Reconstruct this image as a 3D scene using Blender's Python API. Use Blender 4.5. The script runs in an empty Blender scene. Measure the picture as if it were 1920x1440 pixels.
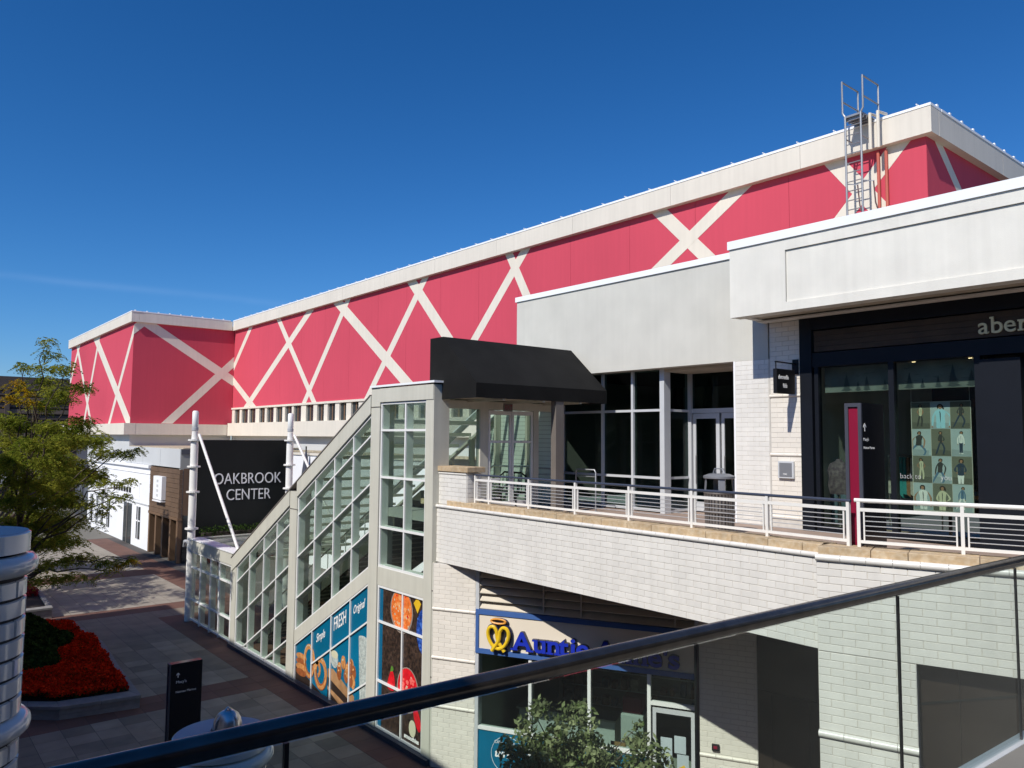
import bpy, bmesh, math, random
import numpy as np
from mathutils import Vector, Matrix
random.seed(7); rng = np.random.default_rng(11)
S = bpy.context.scene
COL = S.collection
R = math.radians

# ------------------------------------------------------------------ camera
EYE = 8.4
cam = bpy.data.cameras.new('camera'); cam_o = bpy.data.objects.new('camera', cam); COL.objects.link(cam_o)
cam.sensor_width = 36.0; cam.lens = 27.0; cam.clip_start = 0.05; cam.clip_end = 3000
_h, _p, _r = R(140.4), R(4.03), R(0.44)
F0 = Vector((math.cos(_h), math.sin(_h), 0)); R0 = Vector((math.sin(_h), -math.cos(_h), 0)); ZU = Vector((0, 0, 1))
FW = F0*math.cos(_p) + ZU*math.sin(_p); U0 = -F0*math.sin(_p) + ZU*math.cos(_p)
RT = R0*math.cos(_r) + U0*math.sin(_r); UP = -R0*math.sin(_r) + U0*math.cos(_r)
M = Matrix((RT, UP, -FW)).transposed().to_4x4(); M.translation = (0, 0, EYE)
cam_o.matrix_world = M
S.camera = cam_o
# ------------------------------------------------------------------ sky, sun, exposure
SUN_EL, SUN_AZ = R(43.5), R(12.5)          # azimuth measured from -Y towards +X
sd = Vector((math.sin(SUN_AZ)*math.cos(SUN_EL), -math.cos(SUN_AZ)*math.cos(SUN_EL), math.sin(SUN_EL)))
W = bpy.data.worlds.new('World'); S.world = W; W.use_nodes = True
wn = W.node_tree; bg = wn.nodes['Background']
sky = wn.nodes.new('ShaderNodeTexSky'); sky.sky_type = 'NISHITA'; sky.sun_disc = False
sky.sun_elevation = SUN_EL; sky.sun_rotation = math.atan2(sd.x, sd.y)
sky.altitude = 200; sky.air_density = 1.0; sky.dust_density = 0.25; sky.ozone_density = 3.2
# deeper, more saturated blue than the plain model: the same curve over the whole dome
sc_ = wn.nodes.new('ShaderNodeVectorMath'); sc_.operation = 'SCALE'; sc_.inputs['Scale'].default_value = 0.085
wn.links.new(sky.outputs[0], sc_.inputs[0]); sep = wn.nodes.new('ShaderNodeSeparateXYZ'); wn.links.new(sc_.outputs[0], sep.inputs[0])
cmb = wn.nodes.new('ShaderNodeCombineXYZ')
for i_, (pw, ml) in enumerate(((1.75, 1.22), (1.22, 1.08), (1.13, 1.48))):
    a_ = wn.nodes.new('ShaderNodeMath'); a_.operation = 'POWER'; a_.inputs[1].default_value = pw; wn.links.new(sep.outputs[i_], a_.inputs[0])
    b_ = wn.nodes.new('ShaderNodeMath'); b_.operation = 'MULTIPLY'; b_.inputs[1].default_value = ml/0.085; wn.links.new(a_.outputs[0], b_.inputs[0])
    c_ = wn.nodes.new('ShaderNodeMath'); c_.operation = 'MINIMUM'; c_.inputs[1].default_value = 0.9/0.085; wn.links.new(b_.outputs[0], c_.inputs[0])
    wn.links.new(c_.outputs[0], cmb.inputs[i_])
# one faint thin cirrus streak, low in the west
def wm(op, *a):
    n_ = wn.nodes.new('ShaderNodeMath'); n_.operation = op
    for i_, v_ in enumerate(a):
        if isinstance(v_, (int, float)): n_.inputs[i_].default_value = v_
        else: wn.links.new(v_, n_.inputs[i_])
    return n_.outputs[0]
def wdot(v_):
    n_ = wn.nodes.new('ShaderNodeVectorMath'); n_.operation = 'DOT_PRODUCT'; n_.inputs[1].default_value = v_; wn.links.new(tcw.outputs['Generated'], n_.inputs[0]); return n_.outputs['Value']
tcw = wn.nodes.new('ShaderNodeTexCoord')
nzw = wn.nodes.new('ShaderNodeTexNoise'); nzw.inputs['Scale'].default_value = 14; nzw.inputs['Detail'].default_value = 5; wn.links.new(tcw.outputs['Generated'], nzw.inputs['Vector'])
off_ = wm('ADD', wdot((0.17035, -0.01692, 0.98524)), wm('MULTIPLY', wm('SUBTRACT', nzw.outputs[0], 0.5), 0.006))
core = wm('EXPONENT', wm('MULTIPLY', wm('MULTIPLY', off_, off_), -60000.0))
along = wm('MAXIMUM', wm('MULTIPLY', wm('SUBTRACT', wdot((-0.958, 0.232, 0.169)), 0.972), 36.0), 0.0)
cir = wm('MULTIPLY', wm('MULTIPLY', core, along), wm('MULTIPLY', nzw.outputs[0], 0.62))
addc = wn.nodes.new('ShaderNodeVectorMath'); addc.operation = 'ADD'; wn.links.new(cmb.outputs[0], addc.inputs[0])
cc_ = wn.nodes.new('ShaderNodeCombineXYZ')
for i_ in range(3): wn.links.new(cir, cc_.inputs[i_])
wn.links.new(cc_.outputs[0], addc.inputs[1])
wn.links.new(addc.outputs[0], bg.inputs[0]); bg.inputs[1].default_value = 0.085
sun = bpy.data.lights.new('sun', 'SUN'); sun.energy = 4.6; sun.angle = R(0.5); sun.color = (1, 0.955, 0.88)
sun_o = bpy.data.objects.new('sun', sun); COL.objects.link(sun_o)
sun_o.rotation_euler = (-sd).to_track_quat('-Z', 'Y').to_euler(); sun_o.location = sd*80
S.view_settings.view_transform = 'Standard'; S.view_settings.look = 'None'
S.view_settings.exposure = 0.0; S.view_settings.gamma = 1; S.view_settings.use_curve_mapping = False
S.render.engine = 'CYCLES'
S.cycles.max_bounces = 10; S.cycles.transparent_max_bounces = 24; S.cycles.glossy_bounces = 4

# ------------------------------------------------------------------ materials
def nt(name):
    m = bpy.data.materials.new(name); m.use_nodes = True
    return m, m.node_tree, m.node_tree.nodes['Principled BSDF']
def mat(name, c, rough=0.6, var=0.08, scale=2.0, bump=0.0, bscale=40, metal=0.0, rand=0.0, streak=0.0, spec=0.5, c2=None, coat=0):
    m, t, b = nt(name); N = t.nodes.new; L = t.links.new
    b.inputs['Roughness'].default_value = rough; b.inputs['Metallic'].default_value = metal
    b.inputs['Specular IOR Level'].default_value = spec; b.inputs['Coat Weight'].default_value = coat
    g = N('ShaderNodeNewGeometry'); n = N('ShaderNodeTexNoise'); n.inputs['Scale'].default_value = scale; n.inputs['Detail'].default_value = 6
    mp = N('ShaderNodeMapping'); L(g.outputs['Position'], mp.inputs[0])
    L(mp.outputs[0], n.inputs['Vector'])
    mr = N('ShaderNodeMapRange'); mr.inputs[1].default_value = 0.3; mr.inputs[2].default_value = 0.7
    mr.inputs[3].default_value = 1-var; mr.inputs[4].default_value = 1+var*0.6; L(n.outputs[0], mr.inputs[0])
    fac = mr.outputs[0]
    if streak:
        mp2 = N('ShaderNodeMapping'); mp2.inputs['Scale'].default_value = (5, 5, 0.22); L(g.outputs['Position'], mp2.inputs[0])
        n2 = N('ShaderNodeTexNoise'); n2.inputs['Scale'].default_value = 1.3; n2.inputs['Detail'].default_value = 5; L(mp2.outputs[0], n2.inputs['Vector'])
        m2 = N('ShaderNodeMapRange'); m2.inputs[1].default_value = 0.35; m2.inputs[2].default_value = 0.7; m2.inputs[3].default_value = 1; m2.inputs[4].default_value = 1-streak
        L(n2.outputs[0], m2.inputs[0]); mm = N('ShaderNodeMath'); mm.operation = 'MULTIPLY'; L(fac, mm.inputs[0]); L(m2.outputs[0], mm.inputs[1]); fac = mm.outputs[0]
    if rand:
        oi = N('ShaderNodeObjectInfo'); m3 = N('ShaderNodeMapRange'); m3.inputs[3].default_value = 1-rand; m3.inputs[4].default_value = 1+rand*0.4
        L(oi.outputs['Random'], m3.inputs[0]); mm = N('ShaderNodeMath'); mm.operation = 'MULTIPLY'; L(fac, mm.inputs[0]); L(m3.outputs[0], mm.inputs[1]); fac = mm.outputs[0]
    vm = N('ShaderNodeVectorMath'); vm.operation = 'SCALE'; L(fac, vm.inputs['Scale'])
    if c2:
        mx = N('ShaderNodeMix'); mx.data_type = 'RGBA'; mx.inputs[6].default_value = (*c, 1); mx.inputs[7].default_value = (*c2, 1)
        n4 = N('ShaderNodeTexNoise'); n4.inputs['Scale'].default_value = scale*2.7; n4.inputs['Detail'].default_value = 4; L(g.outputs['Position'], n4.inputs['Vector'])
        m4 = N('ShaderNodeMapRange'); m4.inputs[1].default_value = 0.38; m4.inputs[2].default_value = 0.62; L(n4.outputs[0], m4.inputs[0]); L(m4.outputs[0], mx.inputs[0])
        L(mx.outputs[2], vm.inputs[0])
    else: vm.inputs[0].default_value = c
    L(vm.outputs[0], b.inputs['Base Color'])
    if bump:
        n3 = N('ShaderNodeTexNoise'); n3.inputs['Scale'].default_value = bscale; n3.inputs['Detail'].default_value = 4; L(g.outputs['Position'], n3.inputs['Vector'])
        bp = N('ShaderNodeBump'); bp.inputs['Strength'].default_value = bump; bp.inputs['Distance'].default_value = 0.01
        L(n3.outputs[0], bp.inputs['Height']); L(bp.outputs[0], b.inputs['Normal'])
    return m
def glass(name, tint, refl=0.9, rough=0.0, ior=1.5, haze=None, haze_f=0.0):
    m, t, b = nt(name); N = t.nodes.new; L = t.links.new; t.nodes.remove(b); out = t.nodes['Material Output']
    tr = N('ShaderNodeBsdfTransparent'); tr.inputs[0].default_value = (*tint, 1)
    gl = N('ShaderNodeBsdfGlossy'); gl.inputs[0].default_value = (refl, refl, refl, 1); gl.inputs[1].default_value = rough
    lw = N('ShaderNodeLayerWeight'); lw.inputs[0].default_value = 0.5
    p5 = N('ShaderNodeMath'); p5.operation = 'POWER'; p5.inputs[1].default_value = 4.6; L(lw.outputs['Facing'], p5.inputs[0])
    fr = N('ShaderNodeMath'); fr.operation = 'MULTIPLY_ADD'; fr.inputs[1].default_value = 0.85; fr.inputs[2].default_value = (ior-1)**2*0.08; L(p5.outputs[0], fr.inputs[0])
    mx = N('ShaderNodeMixShader'); L(fr.outputs[0], mx.inputs[0]); L(gl.outputs[0], mx.inputs[2])
    if haze:
        df = N('ShaderNodeBsdfDiffuse'); df.inputs[0].default_value = (*haze, 1); m2 = N('ShaderNodeMixShader'); m2.inputs[0].default_value = haze_f
        L(tr.outputs[0], m2.inputs[1]); L(df.outputs[0], m2.inputs[2]); L(m2.outputs[0], mx.inputs[1])
    else: L(tr.outputs[0], mx.inputs[1])
    L(mx.outputs[0], out.inputs[0])
    return m
def emis(name, c, s):
    m, t, b = nt(name); b.inputs['Emission Color'].default_value = (*c, 1); b.inputs['Emission Strength'].default_value = s; return m
def leafmat(name, c, c2, rand_scale=1.3, trans=0.35):
    m, t, b = nt(name); N = t.nodes.new; L = t.links.new; t.nodes.remove(b); out = t.nodes['Material Output']
    g = N('ShaderNodeNewGeometry'); n = N('ShaderNodeTexNoise'); n.inputs['Scale'].default_value = rand_scale; n.inputs['Detail'].default_value = 3
    L(g.outputs['Position'], n.inputs['Vector'])
    mr = N('ShaderNodeMapRange'); mr.inputs[1].default_value = 0.35; mr.inputs[2].default_value = 0.65; L(n.outputs[0], mr.inputs[0])
    mx = N('ShaderNodeMix'); mx.data_type = 'RGBA'; mx.inputs[6].default_value = (*c, 1); mx.inputs[7].default_value = (*c2, 1); L(mr.outputs[0], mx.inputs[0])
    m3 = N('ShaderNodeMapRange'); m3.inputs[3].default_value = 0.6; m3.inputs[4].default_value = 1.35; L(g.outputs['Random Per Island'], m3.inputs[0])
    vm = N('ShaderNodeVectorMath'); vm.operation = 'SCALE'; L(mx.outputs[2], vm.inputs[0]); L(m3.outputs[0], vm.inputs['Scale'])
    d = N('ShaderNodeBsdfDiffuse'); tl = N('ShaderNodeBsdfTranslucent'); L(vm.outputs[0], d.inputs[0]); L(vm.outputs[0], tl.inputs[0])
    ms = N('ShaderNodeMixShader'); ms.inputs[0].default_value = trans; L(d.outputs[0], ms.inputs[1]); L(tl.outputs[0], ms.inputs[2]); L(ms.outputs[0], out.inputs[0])
    return m

MT = {}
MT['pink'] = mat('pink_stucco', (0.59, 0.072, 0.112), 0.85, 0.10, 0.12, 0.25, 60, streak=0.045, spec=0.25)
MT['band'] = mat('cream_paint', (0.74, 0.68, 0.58), 0.75, 0.05, 0.6, 0.15, 50, streak=0.06)
MT['fascia'] = mat('cream_fascia', (0.71, 0.655, 0.57), 0.75, 0.06, 0.5, 0.15, 50, streak=0.07)
MT['coping'] = mat('white_metal_coping', (0.88, 0.89, 0.90), 0.35, 0.03, 1)
MT['greywall'] = mat('light_grey_stucco', (0.61, 0.595, 0.535), 0.85, 0.06, 1.2, 0.5, 90, streak=0.04)
MT['canopy'] = mat('off_white_stucco', (0.75, 0.725, 0.655), 0.8, 0.06, 1.6, 0.3, 80, streak=0.06)
MT['soffit'] = mat('beige_soffit', (0.50, 0.44, 0.35), 0.8)
MT['brick'] = mat('glazed_white_brick', (0.79, 0.765, 0.715), 0.28, 0.045, 1.1, 0.1, 25, rand=0.06, streak=0.07)
MT['brick2'] = mat('cream_glazed_brick', (0.78, 0.73, 0.65), 0.4, 0.04, 2, 0.1, 25, rand=0.05)
MT['mortar'] = mat('grey_mortar', (0.58, 0.55, 0.50), 0.9, 0.1, 8)
MT['mortar_dark'] = mat('dark_mortar', (0.06, 0.055, 0.06), 0.9, 0.1, 8)
MT['tile'] = mat('glossy_white_tile', (0.74, 0.73, 0.70), 0.12, 0.03, 3, rand=0.06, coat=0.3)
MT['stone'] = mat('tan_sandstone', (0.50, 0.36, 0.21), 0.85, 0.2, 5, 0.5, 30, rand=0.14, c2=(0.57, 0.45, 0.30))
MT['deck'] = mat('brown_deck_paver', (0.34, 0.25, 0.20), 0.85, 0.15, 3, 0.2, 40)
MT['frame'] = mat('greige_steel_frame', (0.60, 0.585, 0.50), 0.5, 0.05, 1.5, streak=0.08)
MT['mull'] = mat('white_mullion', (0.80, 0.80, 0.78), 0.45, 0.03, 2)
MT['slab'] = mat('pale_metal_louver', (0.66, 0.66, 0.57), 0.4, 0.12, 1.2)
MT['blackmetal'] = mat('black_metal', (0.010, 0.010, 0.012), 0.45, 0.1, 3, spec=0.3)
MT['darkbeam'] = mat('dark_beam', (0.06, 0.06, 0.05), 0.5)
MT['awning'] = mat('black_canvas', (0.0115, 0.0112, 0.0108), 0.9, 0.3, 1.2, 0.4, 8, spec=0.2)
MT['navy'] = mat('navy_black_panel', (0.006, 0.008, 0.013), 0.5, 0.1, 3, spec=0.25)
MT['woodsign'] = mat('dark_wood', (0.055, 0.034, 0.020), 0.7, 0.3, 3)
MT['gold'] = mat('pale_gold_letters', (0.70, 0.66, 0.42), 0.45)
MT['silver'] = mat('brushed_silver_letters', (0.75, 0.75, 0.76), 0.4)
MT['black'] = mat('black_sign_panel', (0.007, 0.009, 0.009), 0.6, 0.25, 0.4, spec=0.25)
MT['alum'] = mat('aluminium_frame', (0.62, 0.64, 0.66), 0.35, 0.05, 2, metal=0.15)
MT['darkalum'] = mat('grey_brown_post', (0.16, 0.14, 0.125), 0.5)
MT['whitepaint'] = mat('white_painted_steel', (0.80, 0.78, 0.74), 0.4, 0.04, 3)
MT['cable'] = mat('steel_rail_bar', (0.62, 0.62, 0.62), 0.35, metal=0.4)
MT['railtop'] = mat('dark_blue_grey_rail', (0.05, 0.06, 0.09), 0.28)
MT['handrail'] = mat('dark_bronze_handrail', (0.15, 0.135, 0.12), 0.24, 0.25, 14, metal=0.88)
MT['red'] = mat('crimson_paint', (0.235, 0.003, 0.030), 0.45)
MT['frameblue'] = mat('slate_blue_casing', (0.06, 0.065, 0.085), 0.4)
MT['signblack'] = mat('gloss_black_panel', (0.008, 0.009, 0.012), 0.15, 0.05)
MT['whiteprint'] = mat('white_print', (0.85, 0.85, 0.83), 0.6)
MT['galv'] = mat('galvanised_steel', (0.30, 0.31, 0.33), 0.45, metal=0.5)
MT['pipe_r'] = mat('terracotta_pipe', (0.50, 0.11, 0.075), 0.6)
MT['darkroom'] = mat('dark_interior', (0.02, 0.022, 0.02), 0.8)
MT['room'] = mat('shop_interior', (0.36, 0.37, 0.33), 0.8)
MT['roomfloor'] = mat('shop_floor', (0.45, 0.44, 0.40), 0.4)
MT['gravel'] = mat('tan_gravel', (0.45, 0.38, 0.27), 0.95, 0.3, 6, 0.8, 12)
MT['whitewall'] = mat('bright_white_wall', (0.86, 0.86, 0.87), 0.7, 0.03, 0.6)
MT['palegrey'] = mat('pale_grey_panel', (0.56, 0.57, 0.57), 0.7, 0.05, 0.5)
MT['midgrey'] = mat('mid_grey_wall', (0.30, 0.31, 0.29), 0.8, 0.06, 0.5)
MT['brown'] = mat('brown_wood_panel', (0.14, 0.085, 0.05), 0.7, 0.2, 1.5)
MT['brownpost'] = mat('brown_post', (0.17, 0.10, 0.055), 0.6)
MT['garage'] = mat('brown_precast', (0.10, 0.075, 0.062), 0.85, 0.15, 0.3)
MT['garage2'] = mat('tan_louver', (0.155, 0.115, 0.09), 0.8, 0.12, 0.5)
MT['blueband'] = mat('blue_trim', (0.055, 0.13, 0.36), 0.4)
MT['signcream'] = mat('cream_sign_panel', (0.76, 0.68, 0.56), 0.5, 0.04, 1)
MT['blueletter'] = mat('royal_blue_letter', (0.015, 0.035, 0.42), 0.3)
MT['letterside'] = mat('navy_letter_return', (0.01, 0.014, 0.06), 0.4)
MT['yellow'] = mat('pretzel_yellow', (0.78, 0.52, 0.02), 0.4)
MT['halo'] = mat('halo_orange', (0.75, 0.33, 0.05), 0.4)
MT['louver'] = mat('cream_louver', (0.62, 0.56, 0.46), 0.5)
MT['g_near'] = glass('balustrade_glass', (0.90, 0.955, 0.93), 0.9, 0, 1.5, haze=(.50, .52, .44), haze_f=.012)
MT['g_stair'] = glass('stair_glass', (0.86, 0.92, 0.88), 0.85, 0, 1.45)
MT['g_dark'] = glass('tinted_shop_glass', (0.42, 0.50, 0.47), 0.8, 0, 1.5)
MT['g_cloth'] = glass('shaded_shop_glass', (0.80, 0.86, 0.82), 0.85, 0, 1.5)
MT['g_shop'] = glass('clear_shop_glass', (0.80, 0.86, 0.83), 0.85, 0, 1.5)
MT['g_mirror'] = mat('dark_window_glass', (0.03, 0.04, 0.045), 0.05, 0.2, 1)
MT['gasket'] = mat('black_gasket', (0.01, 0.01, 0.012), 0.4)
MT['chrome'] = mat('chrome', (0.62, 0.60, 0.58), 0.30, metal=1.0)
MT['steelgrey'] = mat('grey_cap', (0.42, 0.43, 0.45), 0.5, 0.06, 3)
MT['bark'] = mat('grey_brown_bark', (0.09, 0.07, 0.05), 0.9, 0.3, 6, 0.6, 20)
MT['leaf'] = leafmat('locust_leaf', (0.13, 0.18, 0.02), (0.34, 0.34, 0.05), 1.2, 0.55)
MT['walk'] = mat('pale_walkway', (0.20, 0.19, 0.17), .8, .1, 2, .2, 40)
MT['far_ground'] = mat('far_pavement', (0.14, 0.13, 0.11), .9, .2, .1)
MT['leafy'] = leafmat('yellow_leaf', (0.42, 0.24, 0.01), (0.30, 0.26, 0.02), 2.5, 0.45)
MT['leaf2'] = leafmat('broad_leaf', (0.055, 0.095, 0.02), (0.33, 0.37, 0.19), 5.0, 0.35)
MT['flower'] = leafmat('red_petal', (0.50, 0.012, 0.004), (0.78, 0.05, 0.012), 6, 0.3)
MT['flower2'] = leafmat('pink_petal', (0.25, 0.012, 0.02), (0.40, 0.05, 0.06), 5, 0.3)
MT['shrubm'] = leafmat('dark_shrub_leaf', (0.014, 0.032, 0.008), (0.05, 0.085, 0.02), 4, 0.25)
MT['planter'] = mat('grey_stone_coping', (0.26, 0.25, 0.24), 0.8, 0.15, 4, 0.4, 30, rand=0.1)
MT['soil'] = mat('dark_soil', (0.03, 0.022, 0.016), 0.95)
MT['pav'] = mat('grey_paver', (0.285, 0.235, 0.175), 0.8, 0.22, 1.2, 0.3, 40, rand=0.34)
MT['pavr'] = mat('brick_red_paver', (0.16, 0.078, 0.055), 0.8, 0.18, 1.2, 0.3, 40, rand=0.2)
MT['pav_lit'] = mat('sunlit_paver', (0.34, 0.30, 0.245), 0.8, 0.18, 1.2, 0.3, 40, rand=0.15)  # lighter paver copy, sunlight of the lit plaza put into its colour
MT['joint'] = mat('dark_joint', (0.07, 0.06, 0.055), 0.9)

# ------------------------------------------------------------------ mesh helpers
CAM_SCALE = None          # things behind the terrace are scaled about the camera: (factor, floor before, floor after)
def set_cam_scale(on): 
    global CAM_SCALE
    CAM_SCALE = (1.139, 6.6, 6.35) if on else None
def gmap():
    if CAM_SCALE is None: return lambda x, y, z: (x, y, z)
    k, f0, f1 = CAM_SCALE
    return lambda x, y, z: (x*k, y*k, f1+(z-f0)*k)
def xf(P, th):
    c, s = math.cos(R(th)), math.sin(R(th)); g = gmap()
    return lambda a, o, z: g(P[0]+a*c+o*s, P[1]+a*s-o*c, z)      # a along, o outwards, z up
class MB:
    def __init__(s, T=None): s.v = []; s.f = []; s.T = T or gmap()
    def add(s, vs, fs):
        n = len(s.v); s.v += [s.T(*p) for p in vs]; s.f += [tuple(i+n for i in f) for f in fs]; return s
    def box(s, x0, x1, y0, y1, z0, z1):
        return s.add([(x, y, z) for x in (x0, x1) for y in (y0, y1) for z in (z0, z1)],
                     [(0, 1, 3, 2), (4, 6, 7, 5), (0, 4, 5, 1), (2, 3, 7, 6), (0, 2, 6, 4), (1, 5, 7, 3)])
    def prism(s, poly, o0, o1):          # poly in (a, z), extruded in o
        n = len(poly)
        return s.add([(a, o0, z) for a, z in poly]+[(a, o1, z) for a, z in poly],
                     [tuple(range(n)), tuple(range(2*n-1, n-1, -1))]+[(i, (i+1) % n, n+(i+1) % n, n+i) for i in range(n)])
    def slab(s, poly, z0, z1):           # poly in (x, y)
        n = len(poly)
        return s.add([(x, y, z0) for x, y in poly]+[(x, y, z1) for x, y in poly],
                     [tuple(range(n)), tuple(range(2*n-1, n-1, -1))]+[(i, (i+1) % n, n+(i+1) % n, n+i) for i in range(n)])
    def tube(s, pts, r, n=10, cap=True):
        P = [Vector(s.T(*p)) for p in pts]; rs = r if isinstance(r, (list, tuple)) else [r]*len(P)
        base = len(s.v); up = None
        for i, p in enumerate(P):
            t = (P[min(i+1, len(P)-1)]-P[max(i-1, 0)]).normalized()
            if up is None: up = t.orthogonal().normalized()
            u = (up-t*up.dot(t)).normalized(); w = t.cross(u); up = u
            for k in range(n):
                a = 2*math.pi*k/n; s.v.append(tuple(p+(u*math.cos(a)+w*math.sin(a))*rs[i]))
        for i in range(len(P)-1):
            for k in range(n):
                a = base+i*n+k; b = base+i*n+(k+1) % n; s.f.append((a, b, b+n, a+n))
        if cap:
            s.f.append(tuple(range(base+n-1, base-1, -1))); e = base+(len(P)-1)*n; s.f.append(tuple(range(e, e+n)))
        return s
    def bar(s, p, q, w, h, up=(0, 0, 1)):
        p, q = Vector(s.T(*p)), Vector(s.T(*q)); t = (q-p).normalized(); u = Vector(up); u = (u-t*u.dot(t)).normalized(); sd_ = t.cross(u)
        n = len(s.v)
        for c in (p, q):
            for a, b in ((-1, -1), (1, -1), (1, 1), (-1, 1)): s.v.append(tuple(c+sd_*a*w/2+u*b*h/2))
        s.f += [tuple(n+i for i in f) for f in ((3, 2, 1, 0), (4, 5, 6, 7), (0, 1, 5, 4), (1, 2, 6, 5), (2, 3, 7, 6), (3, 0, 4, 7))]
        return s
    def lathe(s, prof, c, n=32):
        base = len(s.v)
        for r, z in prof:
            for k in range(n):
                a = 2*math.pi*k/n; s.v.append(s.T(c[0]+r*math.cos(a), c[1]+r*math.sin(a), c[2]+z))
        for i in range(len(prof)-1):
            for k in range(n):
                a = base+i*n+k; b = base+i*n+(k+1) % n; s.f.append((a, b, b+n, a+n))
        return s
    def build(s, name, m, parent=None, smooth=False, bevel=0.0, world_off=None):
        me = bpy.data.meshes.new(name); off = Vector(parent['wl']) if parent is not None and 'wl' in parent else Vector((0, 0, 0))
        me.from_pydata([tuple(Vector(p)-off) for p in s.v], [], s.f); me.materials.append(MT[m] if isinstance(m, str) else m)
        bm = bmesh.new(); bm.from_mesh(me); bmesh.ops.recalc_face_normals(bm, faces=bm.faces)
        if bevel: bmesh.ops.bevel(bm, geom=list(bm.edges), offset=bevel, segments=2, affect='EDGES', profile=0.6, clamp_overlap=True)
        bm.to_mesh(me); bm.free()
        if smooth:
            me.polygons.foreach_set('use_smooth', [True]*len(me.polygons))
            try: me.set_sharp_from_angle(angle=R(42))
            except Exception: pass
        o = bpy.data.objects.new(name, me); COL.objects.link(o)
        if parent is not None:
            o.parent = parent; o['wl'] = parent['wl'] if 'wl' in parent else (0.0, 0.0, 0.0)
        return o
def tag(o, label=None, cat=None, group=None, kind=None):
    if label: o['label'] = label
    if cat: o['category'] = cat
    if group: o['group'] = group
    if kind: o['kind'] = kind
    return o
def thing(name, label, cat, loc=(0, 0, 0), group=None):
    loc = gmap()(*loc)
    o = bpy.data.objects.new(name, None); COL.objects.link(o); o.location = loc; o.empty_display_size = 0.3
    o['wl'] = tuple(float(c) for c in loc)
    return tag(o, label, cat, group)
def struct(o): o['kind'] = 'structure'; return o
def bx(parent, name, m, x0, x1, y0, y1, z0, z1, T=None, bevel=0.0):
    return MB(T).box(x0, x1, y0, y1, z0, z1).build(name, m, parent, bevel=bevel)
def inst(name, me, parent, loc, rz=0.0):
    o = bpy.data.objects.new(name, me); COL.objects.link(o); o.parent = parent
    o.location = Vector(loc)-Vector(parent['wl']); o.rotation_euler = (0, 0, rz); return o
_bm = {}
def brick_mesh(L, h, p, m):
    k = (round(L, 3), round(h, 3), p, m)
    if k not in _bm:
        i = 0.004
        v = [(0, 0, 0), (L, 0, 0), (L, 0, h), (0, 0, h), (i, -p, i), (L-i, -p, i), (L-i, -p, h-i), (i, -p, h-i)]
        f = [(4, 5, 6, 7), (0, 1, 5, 4), (1, 2, 6, 5), (2, 3, 7, 6), (3, 0, 4, 7)]
        me = bpy.data.meshes.new('brick'); me.from_pydata(v, [], f); me.materials.append(MT[m]); _bm[k] = me
    return _bm[k]
def bricks(parent, P, th, rects, h=0.1155, L=0.33, j=0.007, m='brick', p=0.010, limit=290, z_ref=0.0, s_ref=0.0, name='brick'):
    global CAM_SCALE
    if CAM_SCALE:
        k, f0, f1 = CAM_SCALE; CAM_SCALE = None
        bricks(parent, (P[0]*k, P[1]*k), th, [(a*k, b*k, f1+(c-f0)*k, f1+(d-f0)*k) for a, b, c, d in rects], h, L, j, m, p, limit, name=name)
        CAM_SCALE = (k, f0, f1); return
    T = xf(P, th); items = []
    for (s0, s1, z0, z1) in rects:
        n = max(1, round((z1-z0)/h)); hh = (z1-z0)/n
        for r in range(n):
            off = (L/2 if r % 2 else 0); a = s0-off
            while a < s1-0.02:
                a0, a1 = max(a, s0), min(a+L, s1)
                if a1-a0 > 0.03: items.append((a0+j/2, a1-a0-j, z0+r*hh+j/2, hh-j))
                a += L
    items.sort(key=lambda q: (Vector(T(q[0], 0, q[2]))-Vector((0, 0, EYE))).length)
    for a, l, z, hh in items[:limit]:
        inst(name, brick_mesh(l, hh, p, m), parent, T(a, 0, z), R(th))
    if len(items) > limit:
        b = MB(T); i = 0.004
        for a, l, z, hh in items[limit:]:
            b.add([(a, 0, z), (a+l, 0, z), (a+l, 0, z+hh), (a, 0, z+hh), (a+i, p, z+i), (a+l-i, p, z+i), (a+l-i, p, z+hh-i), (a+i, p, z+hh-i)],
                  [(4, 5, 6, 7), (0, 1, 5, 4), (1, 2, 6, 5), (2, 3, 7, 6), (3, 0, 4, 7)])
        o = b.build('brick_field', m, parent); o['kind'] = 'stuff'
def roll(parent, P, th, s0, s1, z, r=0.05, L=0.33, m='brick', name='coping_tile', o=0.0):
    global CAM_SCALE
    if CAM_SCALE:
        k, f0, f1 = CAM_SCALE; CAM_SCALE = None
        roll(parent, (P[0]*k, P[1]*k), th, s0*k, s1*k, f1+(z-f0)*k, r, L, m, name, o); CAM_SCALE = (k, f0, f1); return
    T = xf(P, th); a = s0
    while a < s1-0.02:
        b = min(a+L, s1); MB(T).tube([(a+.003, o, z), (b-.003, o, z)], r, 12).build(name, m, parent, smooth=True); a = b
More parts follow.
